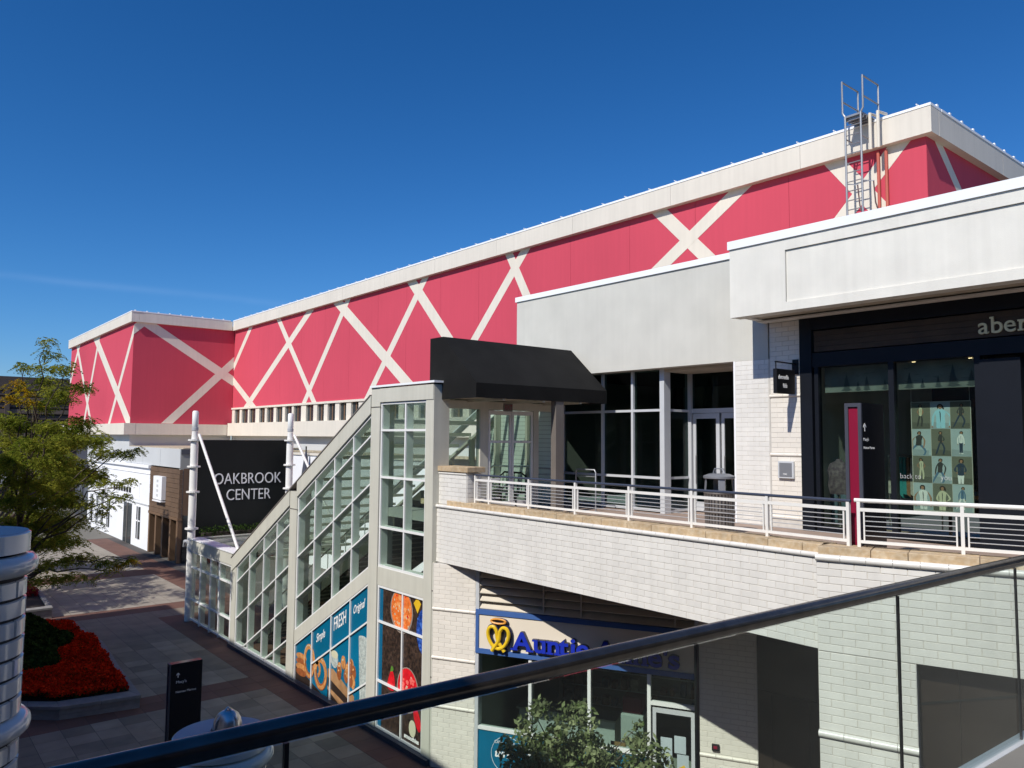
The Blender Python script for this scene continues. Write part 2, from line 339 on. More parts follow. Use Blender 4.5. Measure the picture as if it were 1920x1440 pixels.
def text(name, s, m, parent, P, th, a, z, h, o=0.0, ext=0.004, sx=1.0, bold=0.0, align='LEFT', shear=0.0, space=1.0):
    """letters as a mesh: cap height h, standing in the plane xf(P, th)"""
    cu = bpy.data.curves.new('t', 'FONT'); cu.body = s; cu.size = h/0.72; cu.extrude = ext; cu.offset = bold; cu.align_x = align
    cu.shear = shear; cu.space_character = space; cu.resolution_u = 4
    to = bpy.data.objects.new('t', cu); COL.objects.link(to); bpy.context.view_layer.update()
    me = bpy.data.meshes.new_from_object(to.evaluated_get(bpy.context.evaluated_depsgraph_get())); bpy.data.objects.remove(to)
    T = xf(P, th); off = Vector(parent['wl'])
    for v in me.vertices:
        q = T(a+v.co.x*sx, o+v.co.z, z+v.co.y); v.co = Vector(q)-off
    me.materials.clear(); me.materials.append(MT[m]); me.name = name
    ob = bpy.data.objects.new(name, me); COL.objects.link(ob); ob.parent = parent; ob['wl'] = parent['wl']
    return ob
def text_w(s, h, sx=1.0, bold=0.0, space=1.0):
    cu = bpy.data.curves.new('t', 'FONT'); cu.body = s; cu.size = h/0.72; cu.offset = bold; cu.space_character = space
    to = bpy.data.objects.new('t', cu); COL.objects.link(to); bpy.context.view_layer.update(); w = to.dimensions.x*sx
    bpy.data.objects.remove(to); return w
def letters(s, m, parent, P, th, a, z, h, width, o=0.0, ext=0.02, bold=0.0, name='letter', serif=0.0):
    full = text_w(s, h, 1, bold); sx = width/full
    for i, ch in enumerate(s):
        if ch == ' ': continue
        pre = text_w(s[:i]+ch, h, sx, bold)-text_w(ch, h, sx, bold)
        ob = text(name, ch, m, parent, P, th, a+pre, z, h, o, ext, sx, bold)
        if serif and ch not in "'":
            # slab serifs at the feet and heads of the stems
            d = Vector((math.cos(R(th)), math.sin(R(th)), 0)); off = Vector(parent['wl']); q0 = Vector(xf(P, th)(0, 0, 0)); k_ = CAM_SCALE[0] if CAM_SCALE else 1
            if k_ != 1: fz = lambda zz: (zz-CAM_SCALE[2])/k_+CAM_SCALE[1]
            else: fz = lambda zz: zz
            pts = [((v.co+off-q0).dot(d)/k_, fz(v.co.z+off.z)) for v in ob.data.vertices]
            zmin, zmax = min(p[1] for p in pts), max(p[1] for p in pts); b = MB(xf(P, th))
            def feet(zc, sgn):
                X_ = sorted(p[0] for p in pts if abs(p[1]-zc) < h*.03); cl = []
                for x_ in X_:
                    if cl and x_-cl[-1][1] < h*.24: cl[-1][1] = x_
                    else: cl.append([x_, x_])
                return cl
            if ch in 'Anirhm':
                for c0, c1 in feet(zmin, 1): b.box(c0-serif, c1+serif, o-ext+.0004, o+ext-.0004, zmin, zmin+h*.10)
            if ch in 'unirb':
                for c0, c1 in feet(zmax, -1)[:(2 if ch == 'u' else 1)]:
                    if ch != 'i': b.box(c0-serif, c1, o-ext+.0004, o+ext-.0004, zmax-h*.10, zmax-h*.005)
            if b.v: b.build('serif', m, ob)
def sm(P, n=4, closed=False):
    out = []; N_ = len(P)
    for i in range(N_ if closed else N_-1):
        if closed: p0, p1, p2, p3 = P[i-1], P[i], P[(i+1) % N_], P[(i+2) % N_]
        else: p0, p1, p2, p3 = P[max(i-1, 0)], P[i], P[i+1], P[min(i+2, N_-1)]
        for k in range(n):
            t = k/n
            out.append(tuple(.5*((2*p1[j])+(-p0[j]+p2[j])*t+(2*p0[j]-5*p1[j]+4*p2[j]-p3[j])*t*t+(-p0[j]+3*p1[j]-3*p2[j]+p3[j])*t**3) for j in (0, 1)))
    return out if closed else out+[P[-1]]
def poly_disc(cx, cz, rx, rz, n=20, a0=0, a1=360):
    return [(cx+rx*math.cos(R(a0+(a1-a0)*k/n)), cz+rz*math.sin(R(a0+(a1-a0)*k/n))) for k in range(n+(0 if a1-a0 == 360 else 1))]
def pr(parent, name, m, poly, o0, o1, T): return MB(T).prism(poly, o0, o1).build(name, m, parent)

# ================================================================== GROUND
gnd = MB().slab([(-900, -500), (500, -500), (500, 900), (-900, 900)], -0.4, -0.02).build('ground', 'far_ground'); struct(gnd)
plaza = bpy.data.objects.new('plaza', None); COL.objects.link(plaza); plaza['wl'] = (0., 0., 0.); struct(plaza)
bx(plaza, 'joint_bed', 'joint', -70, -6, -6, 15.6, -0.016, -0.004)
def band_of(x, y):
    if y > 10.6 and x > -38.5: return 'pavr'
    if -26.7 < x < -25.2: return 'pavr'
    if -41.0 < x < -39.5: return 'pavr'
    if -52.5 < x < -50.5: return 'pavr'
    if 13.6 < y: return 'pavr'
    return 'pav' if x > -39.5 else 'pav_lit'  # paler sunlit copy beyond the shaded part of the plaza
def paver_mesh(w, m):
    k = ('pv', w, m)
    if k not in _bm:
        g = 0.006; b = w-g
        me = bpy.data.meshes.new('paver'); me.from_pydata([(g, g, 0), (b, g, 0), (b, b, 0), (g, b, 0), (g, g, -.02), (b, g, -.02), (b, b, -.02), (g, b, -.02)], [],
                       [(0, 1, 2, 3), (4, 5, 1, 0), (5, 6, 2, 1), (6, 7, 3, 2), (7, 4, 0, 3)]); me.materials.append(MT[m]); _bm[k] = me
    return _bm[k]
tw = 0.75; cells = []
for i in range(int((70-6)/tw)):
    for k in range(int((15.6+6)/tw)):
        x = -6-(i+1)*tw; y = -6+k*tw
        d = Vector((x, y, 0)); q = d-Vector((0, 0, EYE)); f = q.dot(FW)
        if f < 1: continue
        px = 960+1440*q.dot(RT)/f; py = 720-1440*q.dot(UP)/f
        vis = 20 < px < 820 and py < 1460 and not (px > 450 and py < 1150)
        cells.append((0 if vis else 1, q.length, x, y))
cells.sort()
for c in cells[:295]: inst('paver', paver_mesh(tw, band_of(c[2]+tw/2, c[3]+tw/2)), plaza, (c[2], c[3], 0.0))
for mm in ('pav', 'pav_lit', 'pavr'):
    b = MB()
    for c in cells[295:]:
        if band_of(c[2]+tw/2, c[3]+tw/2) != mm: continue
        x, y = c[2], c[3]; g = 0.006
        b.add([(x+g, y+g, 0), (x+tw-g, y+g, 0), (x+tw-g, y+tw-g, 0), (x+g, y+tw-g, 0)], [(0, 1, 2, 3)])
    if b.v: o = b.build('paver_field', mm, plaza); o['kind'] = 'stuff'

# ================================================================== PINK PAVILION
pb = thing('pink_building', 'large crimson pink block with cream criss-cross bands under a cream roof fascia', 'building', (-40, 24.3, 0))
T0 = xf((0, 24.3), 0)
def clip_poly(poly, x0, x1, z0, z1):
    def cl(P, ins, it):
        o = []
        for i in range(len(P)):
            a, b = P[i], P[(i+1) % len(P)]
            if ins(a):
                o.append(a)
                if not ins(b): o.append(it(a, b))
            elif ins(b): o.append(it(a, b))
        return o
    def ix(c): return lambda a, b: (c, a[1]+(b[1]-a[1])*(c-a[0])/(b[0]-a[0]))
    def iz(c): return lambda a, b: (a[0]+(b[0]-a[0])*(c-a[1])/(b[1]-a[1]), c)
    for ins, it in ((lambda p: p[0] >= x0, ix(x0)), (lambda p: p[0] <= x1, ix(x1)), (lambda p: p[1] >= z0, iz(z0)), (lambda p: p[1] <= z1, iz(z1))):
        poly = cl(poly, ins, it)
        if not poly: return []
    return poly
def stripes(segs, T, x0, x1, z0, z1, o=0.006):
    for i, (a, b, c, d, w) in enumerate(segs):
        u = Vector((c-a, d-b)).normalized(); n = Vector((-u.y, u.x))*w/2; e = u*30
        A, B = Vector((a, b))-e, Vector((c, d))+e
        P = clip_poly([tuple(A+n), tuple(B+n), tuple(B-n), tuple(A-n)], x0, x1, z0, z1)
        if len(P) > 2: MB(T).prism(P, 0.0, o+0.004*(i % 3)).build('painted_band', 'band', pb)
# main body in panels (fine vertical joints)
ZB, ZT = 10.87, 17.85
def panels(T, edges, z0, z1, m='pink', d=0.3, g=0.012):
    for a, b in zip(edges[:-1], edges[1:]): MB(T).box(a+g/2, b-g/2, -d, 0, z0, z1).build('wall_panel', m, pb)
ed = [-68.2, -62.5, -58.0, -54.2, -50.3, -46.6, -42.8, -39.4, -35.8, -32.2, -28.9, -25.2, -21.6, -18.2, -14.2, -9.6]
panels(T0, ed, ZB, ZT)
bx(pb, 'wall', 'pink', -67.9, -9.9, 24.62, 60, 7.0, 17.84)
stripes([(-64.5, 17.63, -67.68, 14.95, 0.52), (-68.64, 13.5, -63.07, 10.71, 0.6), (-58.51, 17.65, -51.68, 10.8, 0.52), (-52.77, 17.68, -65.04, 10.8, 0.6), (-46.95, 17.64, -53.54, 10.77, 0.52), (-48.32, 17.66, -39.04, 11.53, 0.75), (-37.38, 17.7, -44.01, 10.87, 0.52), (-38.71, 17.56, -35.16, 14.08, 0.7),
         (-29.64, 17.65, -28.32, 15.42, 0.5), (-28.47, 17.64, -32.51, 13.63, 0.52), (-19.97, 17.7, -17.74, 15.46, 0.55), (-16.04, 17.78, -19.86, 15.43, 0.52), (-12.54, 17.72, -11.09, 15.81, 0.55), (-10.43, 17.69, -12.2, 15.81, 0.52)], T0, -68.2, -9.6, ZB, ZT)
# wing -Y face, return face, right end face
TW = xf((0, 16.0), 0); TR = xf((-68.2, 0), 90); TE = xf((-9.6, 0), 90)
panels(TW, [-94.3, -85.7, -77.2, -68.21], 9.35, ZT)
panels(TR, [16.005, 24.28], 9.35, ZT)
panels(TE, [24.31, 30, 36, 42, 48, 60], ZB, ZT)
stripes([(-68.08, 17.11, -75.47, 9.43, 0.6), (-82.45, 17.67, -68.58, 9.43, 1.0), (-80.88, 17.74, -85.38, 10.8, 0.6), (-91.27, 17.67, -82.98, 9.5, 0.6), (-90.3, 17.59, -93.3, 14.86, 0.6)], TW, -94.3, -68.2, 9.4, ZT)
def clipstripes(segs, T, rng_):
    for i, (a, b, c, d, w) in enumerate(segs):
        pass
for i, (a, b, c, d, w) in enumerate([(17.15, 17.62, 24.48, 13.13, 0.75), (24.45, 15.11, 18.88, 9.44, 0.65)]):
    u = Vector((c-a, d-b)).normalized(); n = Vector((-u.y, u.x))*w/2; e = u*(0.55 if i == 0 else 30)
    e0 = u*0.5 if i == 0 else u*2
    A, B = Vector((a, b))-e0, Vector((c, d))+e
    P = clip_poly([tuple(A+n), tuple(B+n), tuple(B-n), tuple(A-n)], 16.0, 24.3, 9.4, ZT)
    MB(TR).prism(P, 0.0, 0.006+0.004*i).build('painted_band', 'band', pb)
P = clip_poly([(17.3, 17.9), (16.4, 17.9), (15.4, 16.9), (15.7, 16.4)], 16.0, 24.3, 9.4, ZT)
MB(TR).prism(P, 0.0, 0.014).build('painted_band', 'band', pb)
P = clip_poly([(24.85, 18), (25.35, 18), (27.8, 16.3), (30, 14.2), (29.4, 14.2), (27.2, 16.3)], 24.31, 40, ZB, ZT)
MB(TE).prism([(24.75, 17.85), (25.35, 17.85), (29.9, 14.3), (29.3, 14.3)], 0.0, 0.006).build('painted_band', 'band', pb)
bx(pb, 'wall', 'pink', -94.2, -68.55, 16.32, 60, 8.4, 17.84)
# fascias (proud of the walls), with white coping and joints
def fascia(T, edges, z0, z1, o1, m='fascia', name='fascia'):
    for a, b in zip(edges[:-1], edges[1:]): MB(T).box(a+.006, b-.006, -0.3, o1, z0, z1).build(name, m, pb, bevel=0)
FE = [-68.65+0.01]+[-64+5.6*k for k in range(10)]+[-9.1]
fascia(T0, [-67.93]+FE[1:-1]+[-9.33], 17.71, 18.53, 0.27)
fascia(TW, [-94.6, -86, -77, -67.93], 17.71, 18.53, 0.27)
fascia(TR, [16.31, 23.99], 17.715, 18.525, 0.265)
fascia(TE, [24.61]+[30+6*k for k in range(6)], 17.715, 18.525, 0.265)
for (T, a, b, e) in ((T0, -67.91, -9.33, 0.29), (TW, -94.6, -67.9, 0.29), (TR, 16.51, 23.8, 0.28), (TE, 24.81, 60, 0.28)):
    MB(T).box(a, b, -0.5, e, 18.53, 18.61).build('roof_coping', 'coping', pb)
bx(pb, 'roof', 'gravel', -94, -9.7, 24.9, 60, 17.86, 18.2)
bx(pb, 'roof', 'gravel', -94, -68.7, 16.5, 60, 17.87, 18.19)
clip_ = MB(T0)
for k in range(44):
    a = -66.5+k*1.32; clip_.box(a-.04, a+.04, 0.12, 0.22, 18.61, 18.66); clip_.box(a-.015, a+.015, 0.0, 0.30, 18.66, 18.685)
o = clip_.build('roof_clip', 'coping', pb); o['kind'] = 'stuff'
clip_ = MB(TR)
for k in range(9): clip_.box(16+k*.9-.05, 16+k*.9+.05, 0.1, 0.22, 18.61, 18.69)
o = clip_.build('roof_clip', 'coping', pb); o['kind'] = 'stuff'
clip_ = MB(TE)
for k in range(20): a = 24.6+k*.95; clip_.box(a-.05, a+.05, 0.1, 0.25, 18.61, 18.71)
o = clip_.build('roof_clip', 'coping', pb); o['kind'] = 'stuff'
# lower cream band
MB(TW).box(-94.9, -67.7, -.3, 0.55, 8.45, 9.38).build('base_band', 'band', pb)
MB(TR).box(16.305, 23.7, -.3, 0.49, 8.45, 9.37).build('base_band', 'band', pb)
# window strip
wins = [(-67.61, -66.49), (-65.94, -64.58), (-64.19, -62.89), (-62.0, -60.9), (-60.41, -59.11), (-58.53, -57.4), (-56.85, -55.66), (-55.24, -54.0), (-53.09, -51.92), (-51.25, -50.23), (-49.59, -48.52), (-47.83, -46.9), (-46.16, -45.2)]
k = -44.5
while k < -19: wins.append((k, k+1.0)); k += 1.65
MB(T0).box(-68.19, -18, -0.3, 0.10, 10.72, 10.868).build('window_lintel', 'band', pb)
prev = -68.19
for a, b in wins:
    a2, b2 = a+0.05, b+.12
    MB(T0).box(prev, a2, -0.3, 0.02, 9.50, 10.72).build('window_pier', 'band', pb)
    f = MB(T0).box(a2, b2, -0.16, -0.12, 9.50, 10.72).build('window', 'g_mirror', pb)
    MB(T0).box(a2+.45, a2+.60, -0.12, -0.09, 9.5, 10.72).build('window_bar', 'brownpost', f)
    prev = b2
MB(T0).box(prev, -17.9, -0.3, 0.06, 9.50, 10.72).build('window_pier', 'band', pb)
MB(T0).box(-67.69, -18, -0.35, 0.56, 8.42, 9.498).build('base_band', 'band', pb)
bx(pb, 'lower_wall', 'palegrey', -68.19, -18, 24.32, 24.6, 0, 8.42)
bx(pb, 'lower_wall', 'palegrey', -84.0, -68.22, 16.02, 24.2, 6.0, 8.45)
MB(xf((0, 24.3), 0)).box(-53.0, -30, 0.02, 1.0, 7.30, 7.42).build('gravel_roof', 'gravel', pb)

# ladder with walk-through rails, two roof pipes
ld = thing('roof_ladder', 'galvanised steel ladder with two tall hand loops and a platform climbing the pink wall', 'ladder', (-11.38, 23.3, 15.2))
for x in (-11.62, -11.12): MB().tube([(x, 23.3, 15.2), (x, 23.3, 18.7)], 0.035, 8).build('stile', 'galv', ld, smooth=True)
z = 15.35
while z < 18.6: MB().tube([(-11.62, 23.3, z), (-11.12, 23.3, z)], 0.016, 6).build('rung', 'galv', ld); z += 0.30
for x, x2 in ((-11.62, -11.70), (-11.12, -11.04)):
    MB().tube([(x, 23.3, 18.68), (x2, 23.3, 18.82), (x2, 23.3, 19.85), (x2, 24.35, 19.85), (x2, 24.35, 18.52)], 0.032, 8).build('hand_loop', 'galv', ld, smooth=True)
    MB().tube([(x2, 23.3, 19.2), (x2, 24.35, 19.2)], 0.026, 8).build('loop_bar', 'galv', ld)
MB().box(-11.66, -11.08, 23.3, 24.4, 18.64, 18.70).build('platform', 'galv', ld)
for k in range(5): MB().box(-11.66, -11.08, 23.38+k*.2, 23.44+k*.2, 18.55, 18.638).build('platform_slat', 'galv', ld)
for x in (-11.62, -11.12):
    MB().tube([(x, 23.3, 16.5), (x+.35, 23.3, 16.4), (x+.12, 23.9, 15.9), (x+.12, 24.28, 15.4)], 0.022, 6).build('bracket', 'galv', ld)
    MB().tube([(x, 23.3, 17.95), (x, 23.78, 17.95)], 0.022, 6).build('bracket', 'galv', ld)
for i, x in enumerate((-11.03, -10.78)):
    rp = thing('roof_pipe', ['left', 'right'][i]+'hand of two slim red pipes up the pink wall beside the ladder, cream on top', 'pipe', (x, 24.0, 15.2), 'pipes by the roof ladder')
    MB().tube([(x, 24.22, 15.0), (x, 24.22, 17.6)], 0.05, 8).build('lower_pipe', 'pipe_r', rp, smooth=True)
    MB().tube([(x, 23.72, 17.56), (x, 23.72, 18.72), (x, 24.3, 18.78)], 0.05, 8).build('upper_pipe', 'band', rp, smooth=True)

set_cam_scale(True)
# ================================================================== GREY STORE BLOCK (upper level, behind the terrace)
gs = thing('grey_store', 'light grey stucco block with white coping and dark glass storefront behind the terrace', 'building', (-13, 14.5, 6.6))
TG = xf((0, 14.5), 0)
MB(TG).box(-17.32, -9.02, -0.3, 0, 10.12, 12.42).build('wall', 'greywall', gs)
bx(gs, 'rear_wall', 'greywall', -17.32, -17.05, 14.81, 24.2, 6.6, 12.4)
bx(gs, 'roof', 'gravel', -17.0, -4, 14.81, 24.2, 12.1, 12.3)
MB(TG).box(-17.36, -9.0, -0.4, 0.04, 12.42, 12.56).build('roof_coping', 'coping', gs)
MB(TG).box(-9.86, -8.99, -0.3, 0.0, 6.6, 10.118).build('brick_backing', 'mortar', gs)
MB(TG).box(-9.875, -9.83, -1.4, 0.008, 6.6, 10.118).build('pier_edge', 'whitewall', gs)
bricks(gs, (0, 14.5), 0, [(-9.83, -9.02, 6.62, 10.11)], j=0.007, p=0.006)
MB(TG).box(-12.1, -9.88, -1.35, -0.31, 10.05, 10.12).build('door_soffit', 'soffit', gs)
MB(xf((0, 14.9), 0)).box(-15.75, -12.1, -0.35, -0.0, 10.12, 10.16).build('head_plate', 'greywall', gs)
TWn = xf((0, 14.9), 0)
xs = [-15.7, -14.18, -13.13, -12.12]
for i in range(3):
    for (z0, z1) in ((6.72, 7.42), (7.48, 9.08), (9.15, 10.11)):
        MB(TWn).box(xs[i]+.04, xs[i+1]-.04, -0.015, 0.0, z0, z1).build('pane', 'g_dark', gs)
for x in xs: MB(TWn).box(x-.035, x+.035, -.09, .06, 6.6, 10.12).build('mullion', 'alum', gs)
for z in (6.66, 7.45, 9.115): MB(TWn).box(-15.66, -12.16, -.07, .05, z-.03, z+.03).build('transom', 'alum', gs)
MB(TWn).box(-12.2, -12.06, -.14, .10, 6.6, 10.12).build('corner_post', 'alum', gs)
# glazed return and recessed doors
TD = xf((0, 15.9), 0)
TS = xf((-12.13, 0), 90)
for (z0, z1) in ((6.7, 7.42), (7.48, 9.08), (9.15, 10.11)):
    MB(TS).box(15.06, 15.80, -.01, .005, z0, z1).build('side_pane', 'g_dark', gs)
for z in (6.65, 7.45, 9.115): MB(TS).box(15.05, 15.82, -.03, .03, z-.03, z+.03).build('side_transom', 'alum', gs)
MB(TD).box(-12.22, -12.04, -.08, .08, 6.6, 10.12).build('door_jamb', 'alum', gs)
MB(TD).box(-12.04, -9.88, -.05, .05, 9.06, 9.17).build('door_head', 'alum', gs)
MB(TD).box(-12.04, -9.88, -.01, .005, 9.17, 10.11).build('transom_pane', 'g_dark', gs)
for a in (-12.03, -11.19, -10.4):
    d = MB(TD).box(a+.02, a+.10, -.03, .03, 6.63, 9.05).box(a+.70, a+.80, -.03, .03, 6.63, 9.05).box(a+.10, a+.70, -.03, .03, 8.92, 9.05).box(a+.10, a+.70, -.03, .03, 6.63, 6.86).build('door', 'alum', gs)
    MB(TD).box(a+.10, a+.70, -.005, .005, 6.86, 8.92).build('door_pane', 'g_dark', d)
    MB(TD).tube([(a+.14, .05, 7.3), (a+.14, .09, 7.3), (a+.14, .09, 8.0), (a+.14, .05, 8.0)], 0.012, 6).build('door_handle', 'chrome', d)
# dim interior
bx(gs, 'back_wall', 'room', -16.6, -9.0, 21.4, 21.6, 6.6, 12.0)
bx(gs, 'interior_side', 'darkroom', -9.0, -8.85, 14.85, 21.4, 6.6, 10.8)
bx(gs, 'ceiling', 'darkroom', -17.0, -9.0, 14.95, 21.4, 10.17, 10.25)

# ================================================================== CLOTHING STORE (right)
cs = thing('clothing_store', 'black-fronted clothing store under a deep white stucco canopy at right', 'building', (-6, 14.5, 6.6))
TC = xf((0, 13.3), 0)
XR = 4.0
MB(TC).prism([(-9.12, 10.87), (XR, 10.87), (XR, 11.04), (-7.88, 11.04), (-7.88, 12.05), (XR, 12.05), (XR, 12.27), (-9.12, 12.27)], -0.12, 0.0).build('canopy_frame', 'canopy', cs)
MB(TC).box(-9.10, XR, -0.30, -0.121, 10.88, 12.26).build('canopy_face', 'canopy', cs)
MB(TC).box(-7.872, XR, -0.119, -0.035, 11.048, 12.042).build('canopy_panel', 'canopy', cs)
MB(TC).box(-9.15, XR, -0.5, 0.035, 12.272, 12.44).build('canopy_coping', 'coping', cs)
bx(cs, 'canopy_roof', 'gravel', -9.1, XR, 13.6, 24, 12.0, 12.27)
bx(cs, 'canopy_side', 'canopy', -9.1, -8.95, 13.61, 14.5, 10.9, 12.26)
for (y0, y1) in ((13.42, 13.62), (14.2, 14.49)): bx(cs, 'soffit_rib', 'canopy', -9.1, XR, y0, y1, 10.872, 10.90)
bx(cs, 'soffit', 'soffit', -9.08, XR, 13.60, 14.48, 10.93, 10.99)
MB(TG).box(-8.985, -8.28, -0.3, 0.0, 6.6, 10.92).build('pier_backing', 'mortar', cs)
bricks(cs, (0, 14.5), 0, [(-8.975, -8.29, 6.85, 8.06), (-8.975, -8.29, 8.14, 9.28), (-8.975, -8.29, 9.36, 10.86)], m='brick2', j=0.007, p=0.008)
for z in (6.82, 8.10, 9.32): roll(cs, (0, 14.5), 0, -8.99, -8.28, z, r=0.042, m='brick2', L=0.36)
# black front
MB(TG).box(-8.275, -8.02, -.3, 0.05, 6.6, 10.90).build('front_jamb', 'navy', cs)
MB(TG).box(-8.02, XR, -.3, 0.045, 10.62, 10.90).build('front_header', 'navy', cs)
wsg = MB(TG).box(-7.98, XR, -.25, 0.0, 10.17, 10.60).build('sign_board', 'woodsign', cs)
for k in range(4): MB(TG).box(-7.98, XR, 0.0, 0.010, 10.175+k*.106, 10.27+k*.106).build('sign_plank', 'woodsign', wsg)
MB(TG).box(-8.02, XR, -.3, 0.03, 9.87, 10.15).build('front_beam', 'navy', cs)
for (a, b) in ((-7.98, -7.90), (-6.52, -6.42), (-5.06, -4.97)): MB(TG).box(a, b, -.12, 0.02, 6.62, 9.87).build('window_mullion', 'navy', cs)
for (a, b) in ((-7.90, -6.52), (-6.42, -5.06)):
    MB(TG).box(a, b, -.06, -.045, 6.72, 9.86).build('window_pane', 'g_cloth', cs)
    MB(TG).box(a, b, -.1, .01, 6.62, 6.72).build('window_sill', 'navy', cs)
MB(TG).box(-4.97, -4.36, -.3, 0.045, 6.6, 9.80).build('front_panel', 'navy', cs)
MB(TG).box(-4.36, -3.2, -.5, -.45, 6.6, 9.8).build('entrance_recess', 'darkroom', cs)
MB(TG).box(-3.2, XR, -.3, 0.045, 6.6, 9.80).build('front_panel', 'navy', cs)
letters('abercrombie', 'gold', cs, (0, 14.5), 0, -4.98, 10.235, 0.29, 2.1, o=0.03, ext=0.018, bold=0.002, serif=.022)
# interior
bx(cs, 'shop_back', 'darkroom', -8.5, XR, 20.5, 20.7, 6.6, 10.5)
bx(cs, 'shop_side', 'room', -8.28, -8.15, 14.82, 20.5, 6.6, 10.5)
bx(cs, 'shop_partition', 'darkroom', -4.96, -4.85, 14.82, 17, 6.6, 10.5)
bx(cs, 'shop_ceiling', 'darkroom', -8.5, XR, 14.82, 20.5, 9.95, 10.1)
MT['valance'] = mat('grey_green_valance', (0.16, 0.18, 0.17), .8, .3, 2); MT['pine'] = mat('pine_print', (0.04, 0.055, 0.06), .8)
v = MB(xf((0, 14.75), 0)).box(-7.9, -5.0, -.02, 0, 9.36, 9.86).build('window_valance', 'valance', cs)
rp_ = random.Random(2)
for (cx, hh) in ((-7.45, .30), (-7.22, .16), (-7.05, .24), (-6.25, .26), (-6.02, .14), (-5.75, .18), (-5.5, .36), (-5.2, .26), (-6.7, .17)):
    L_, R_ = [], []
    for t in range(7):
        w = .10*hh/.3*(1-t/7.2); zz = 9.40+hh*t/7
        R_ += [(cx+w*rp_.uniform(.8, 1.15), zz-.006), (cx+w*.42, zz+hh/7*.8)]; L_ += [(cx-w*rp_.uniform(.8, 1.15), zz-.006), (cx-w*.42, zz+hh/7*.8)]
    MB(xf((0, 14.75), 0)).prism([(cx+.012, 9.375)]+R_+[(cx, 9.40+hh*1.08)]+L_[::-1]+[(cx-.012, 9.375)], 0.001, 0.004).build('pine_print', 'pine', v)
for k in range(26):
    a_ = -7.85+rp_.random()*2.8; z_ = 9.5+rp_.random()*.3; l_ = rp_.uniform(.08, .25); u_ = rp_.uniform(-.5, .5)
    MB(xf((0, 14.75), 0)).prism([(a_, z_), (a_+l_*.5, z_+l_*u_*.7), (a_+l_, z_+l_*u_*.4), (a_+l_*.5, z_+l_*u_*.7-.008)], 0.001, 0.003).build('branch_print', 'pine', v)
for k, (x, y) in enumerate(((-6.25, 14.95), (-5.28, 14.95))):
    l = MB().lathe([(0.0, 0), (0.03, 0.0), (0.035, 0.05), (0.03, 0.09)], (x, y, 9.80), 10).build('spot_lamp', emis('warm_spot%d' % k, (1, .72, .4), 6), cs)
text('window_lettering', 'back to', 'palegrey', cs, (0, 14.5), 0, -6.38, 7.72, 0.10, o=-.04, ext=.001, bold=-.003, sx=.9)
text('window_lettering', 'you', 'palegrey', cs, (0, 14.5), 0, -5.68, 7.72, 0.10, o=-.04, ext=.001, bold=-.003, sx=.9)

# banner of twelve pictures hanging in the window
bn = thing('photo_banner', 'tall window banner of twelve fashion pictures hung on thin wires inside the clothing store', 'banner', (-5.87, 15.1, 7.15))
TB = xf((0, 15.1), 0)
MB(TB).box(-6.39, -5.355, -.02, 0, 7.10, 9.14).build('backing', 'greywall', bn)
for x in (-6.38, -5.37): MB(TB).tube([(x, 0, 9.12), (x, 0, 9.95)], .004, 5).build('wire', 'cable', bn)
MT['ph_g'] = mat('olive_print', (0.17, 0.17, 0.13), .6); MT['ph_b'] = mat('pale_blue_print', (0.42, 0.50, 0.52), .6)
MT['skin'] = mat('skin_print', (0.38, 0.20, 0.12), .6); MT['hair'] = mat('dark_hair_print', (0.03, 0.018, 0.012), .6)
MT['jean'] = mat('denim_print', (0.10, 0.19, 0.30), .6); MT['jean2'] = mat('dark_denim_print', (0.03, 0.05, 0.09), .6)
MT['cyan'] = mat('pale_cyan_print', (0.36, 0.66, 0.78), .6); MT['cream'] = mat('cream_print', (0.62, 0.60, 0.42), .6); MT['white'] = MT['whiteprint']; MT['char'] = mat('charcoal_print', (0.05, 0.05, 0.05), .6)
MT['ph_fg'] = mat('olive_floor_print', (0.12, 0.12, 0.095), .6); MT['ph_fb'] = mat('blue_floor_print', (0.33, 0.39, 0.41), .6)
spec = [('ph_g', .5, .10, 1.0, 'cream', 'char'), ('ph_b', .5, .30, 1.75, 'cyan', 'cyan'), ('ph_g', .55, .13, 1.05, 'char', 'jean2'),
        ('ph_b', .42, .2, 1.25, 'char', 'jean'), ('ph_g', .48, .11, 1.05, 'char', 'jean2'), ('ph_b', .5, .12, 1.0, 'white', 'jean2'),
        ('ph_g', .45, .13, 1.0, 'cream', 'cream'), ('ph_b', .45, .16, 1.2, 'char', 'jean'), ('ph_g', .45, .2, 1.4, 'jean2', 'white'),
        ('ph_b', .5, .26, 1.6, 'white', 'white'), ('ph_g', .5, .22, 1.6, 'cream', 'cream'), ('ph_b', .5, .12, 1.0, 'jean', 'white')]
cw, ch = 1.02/3, 2.0/4
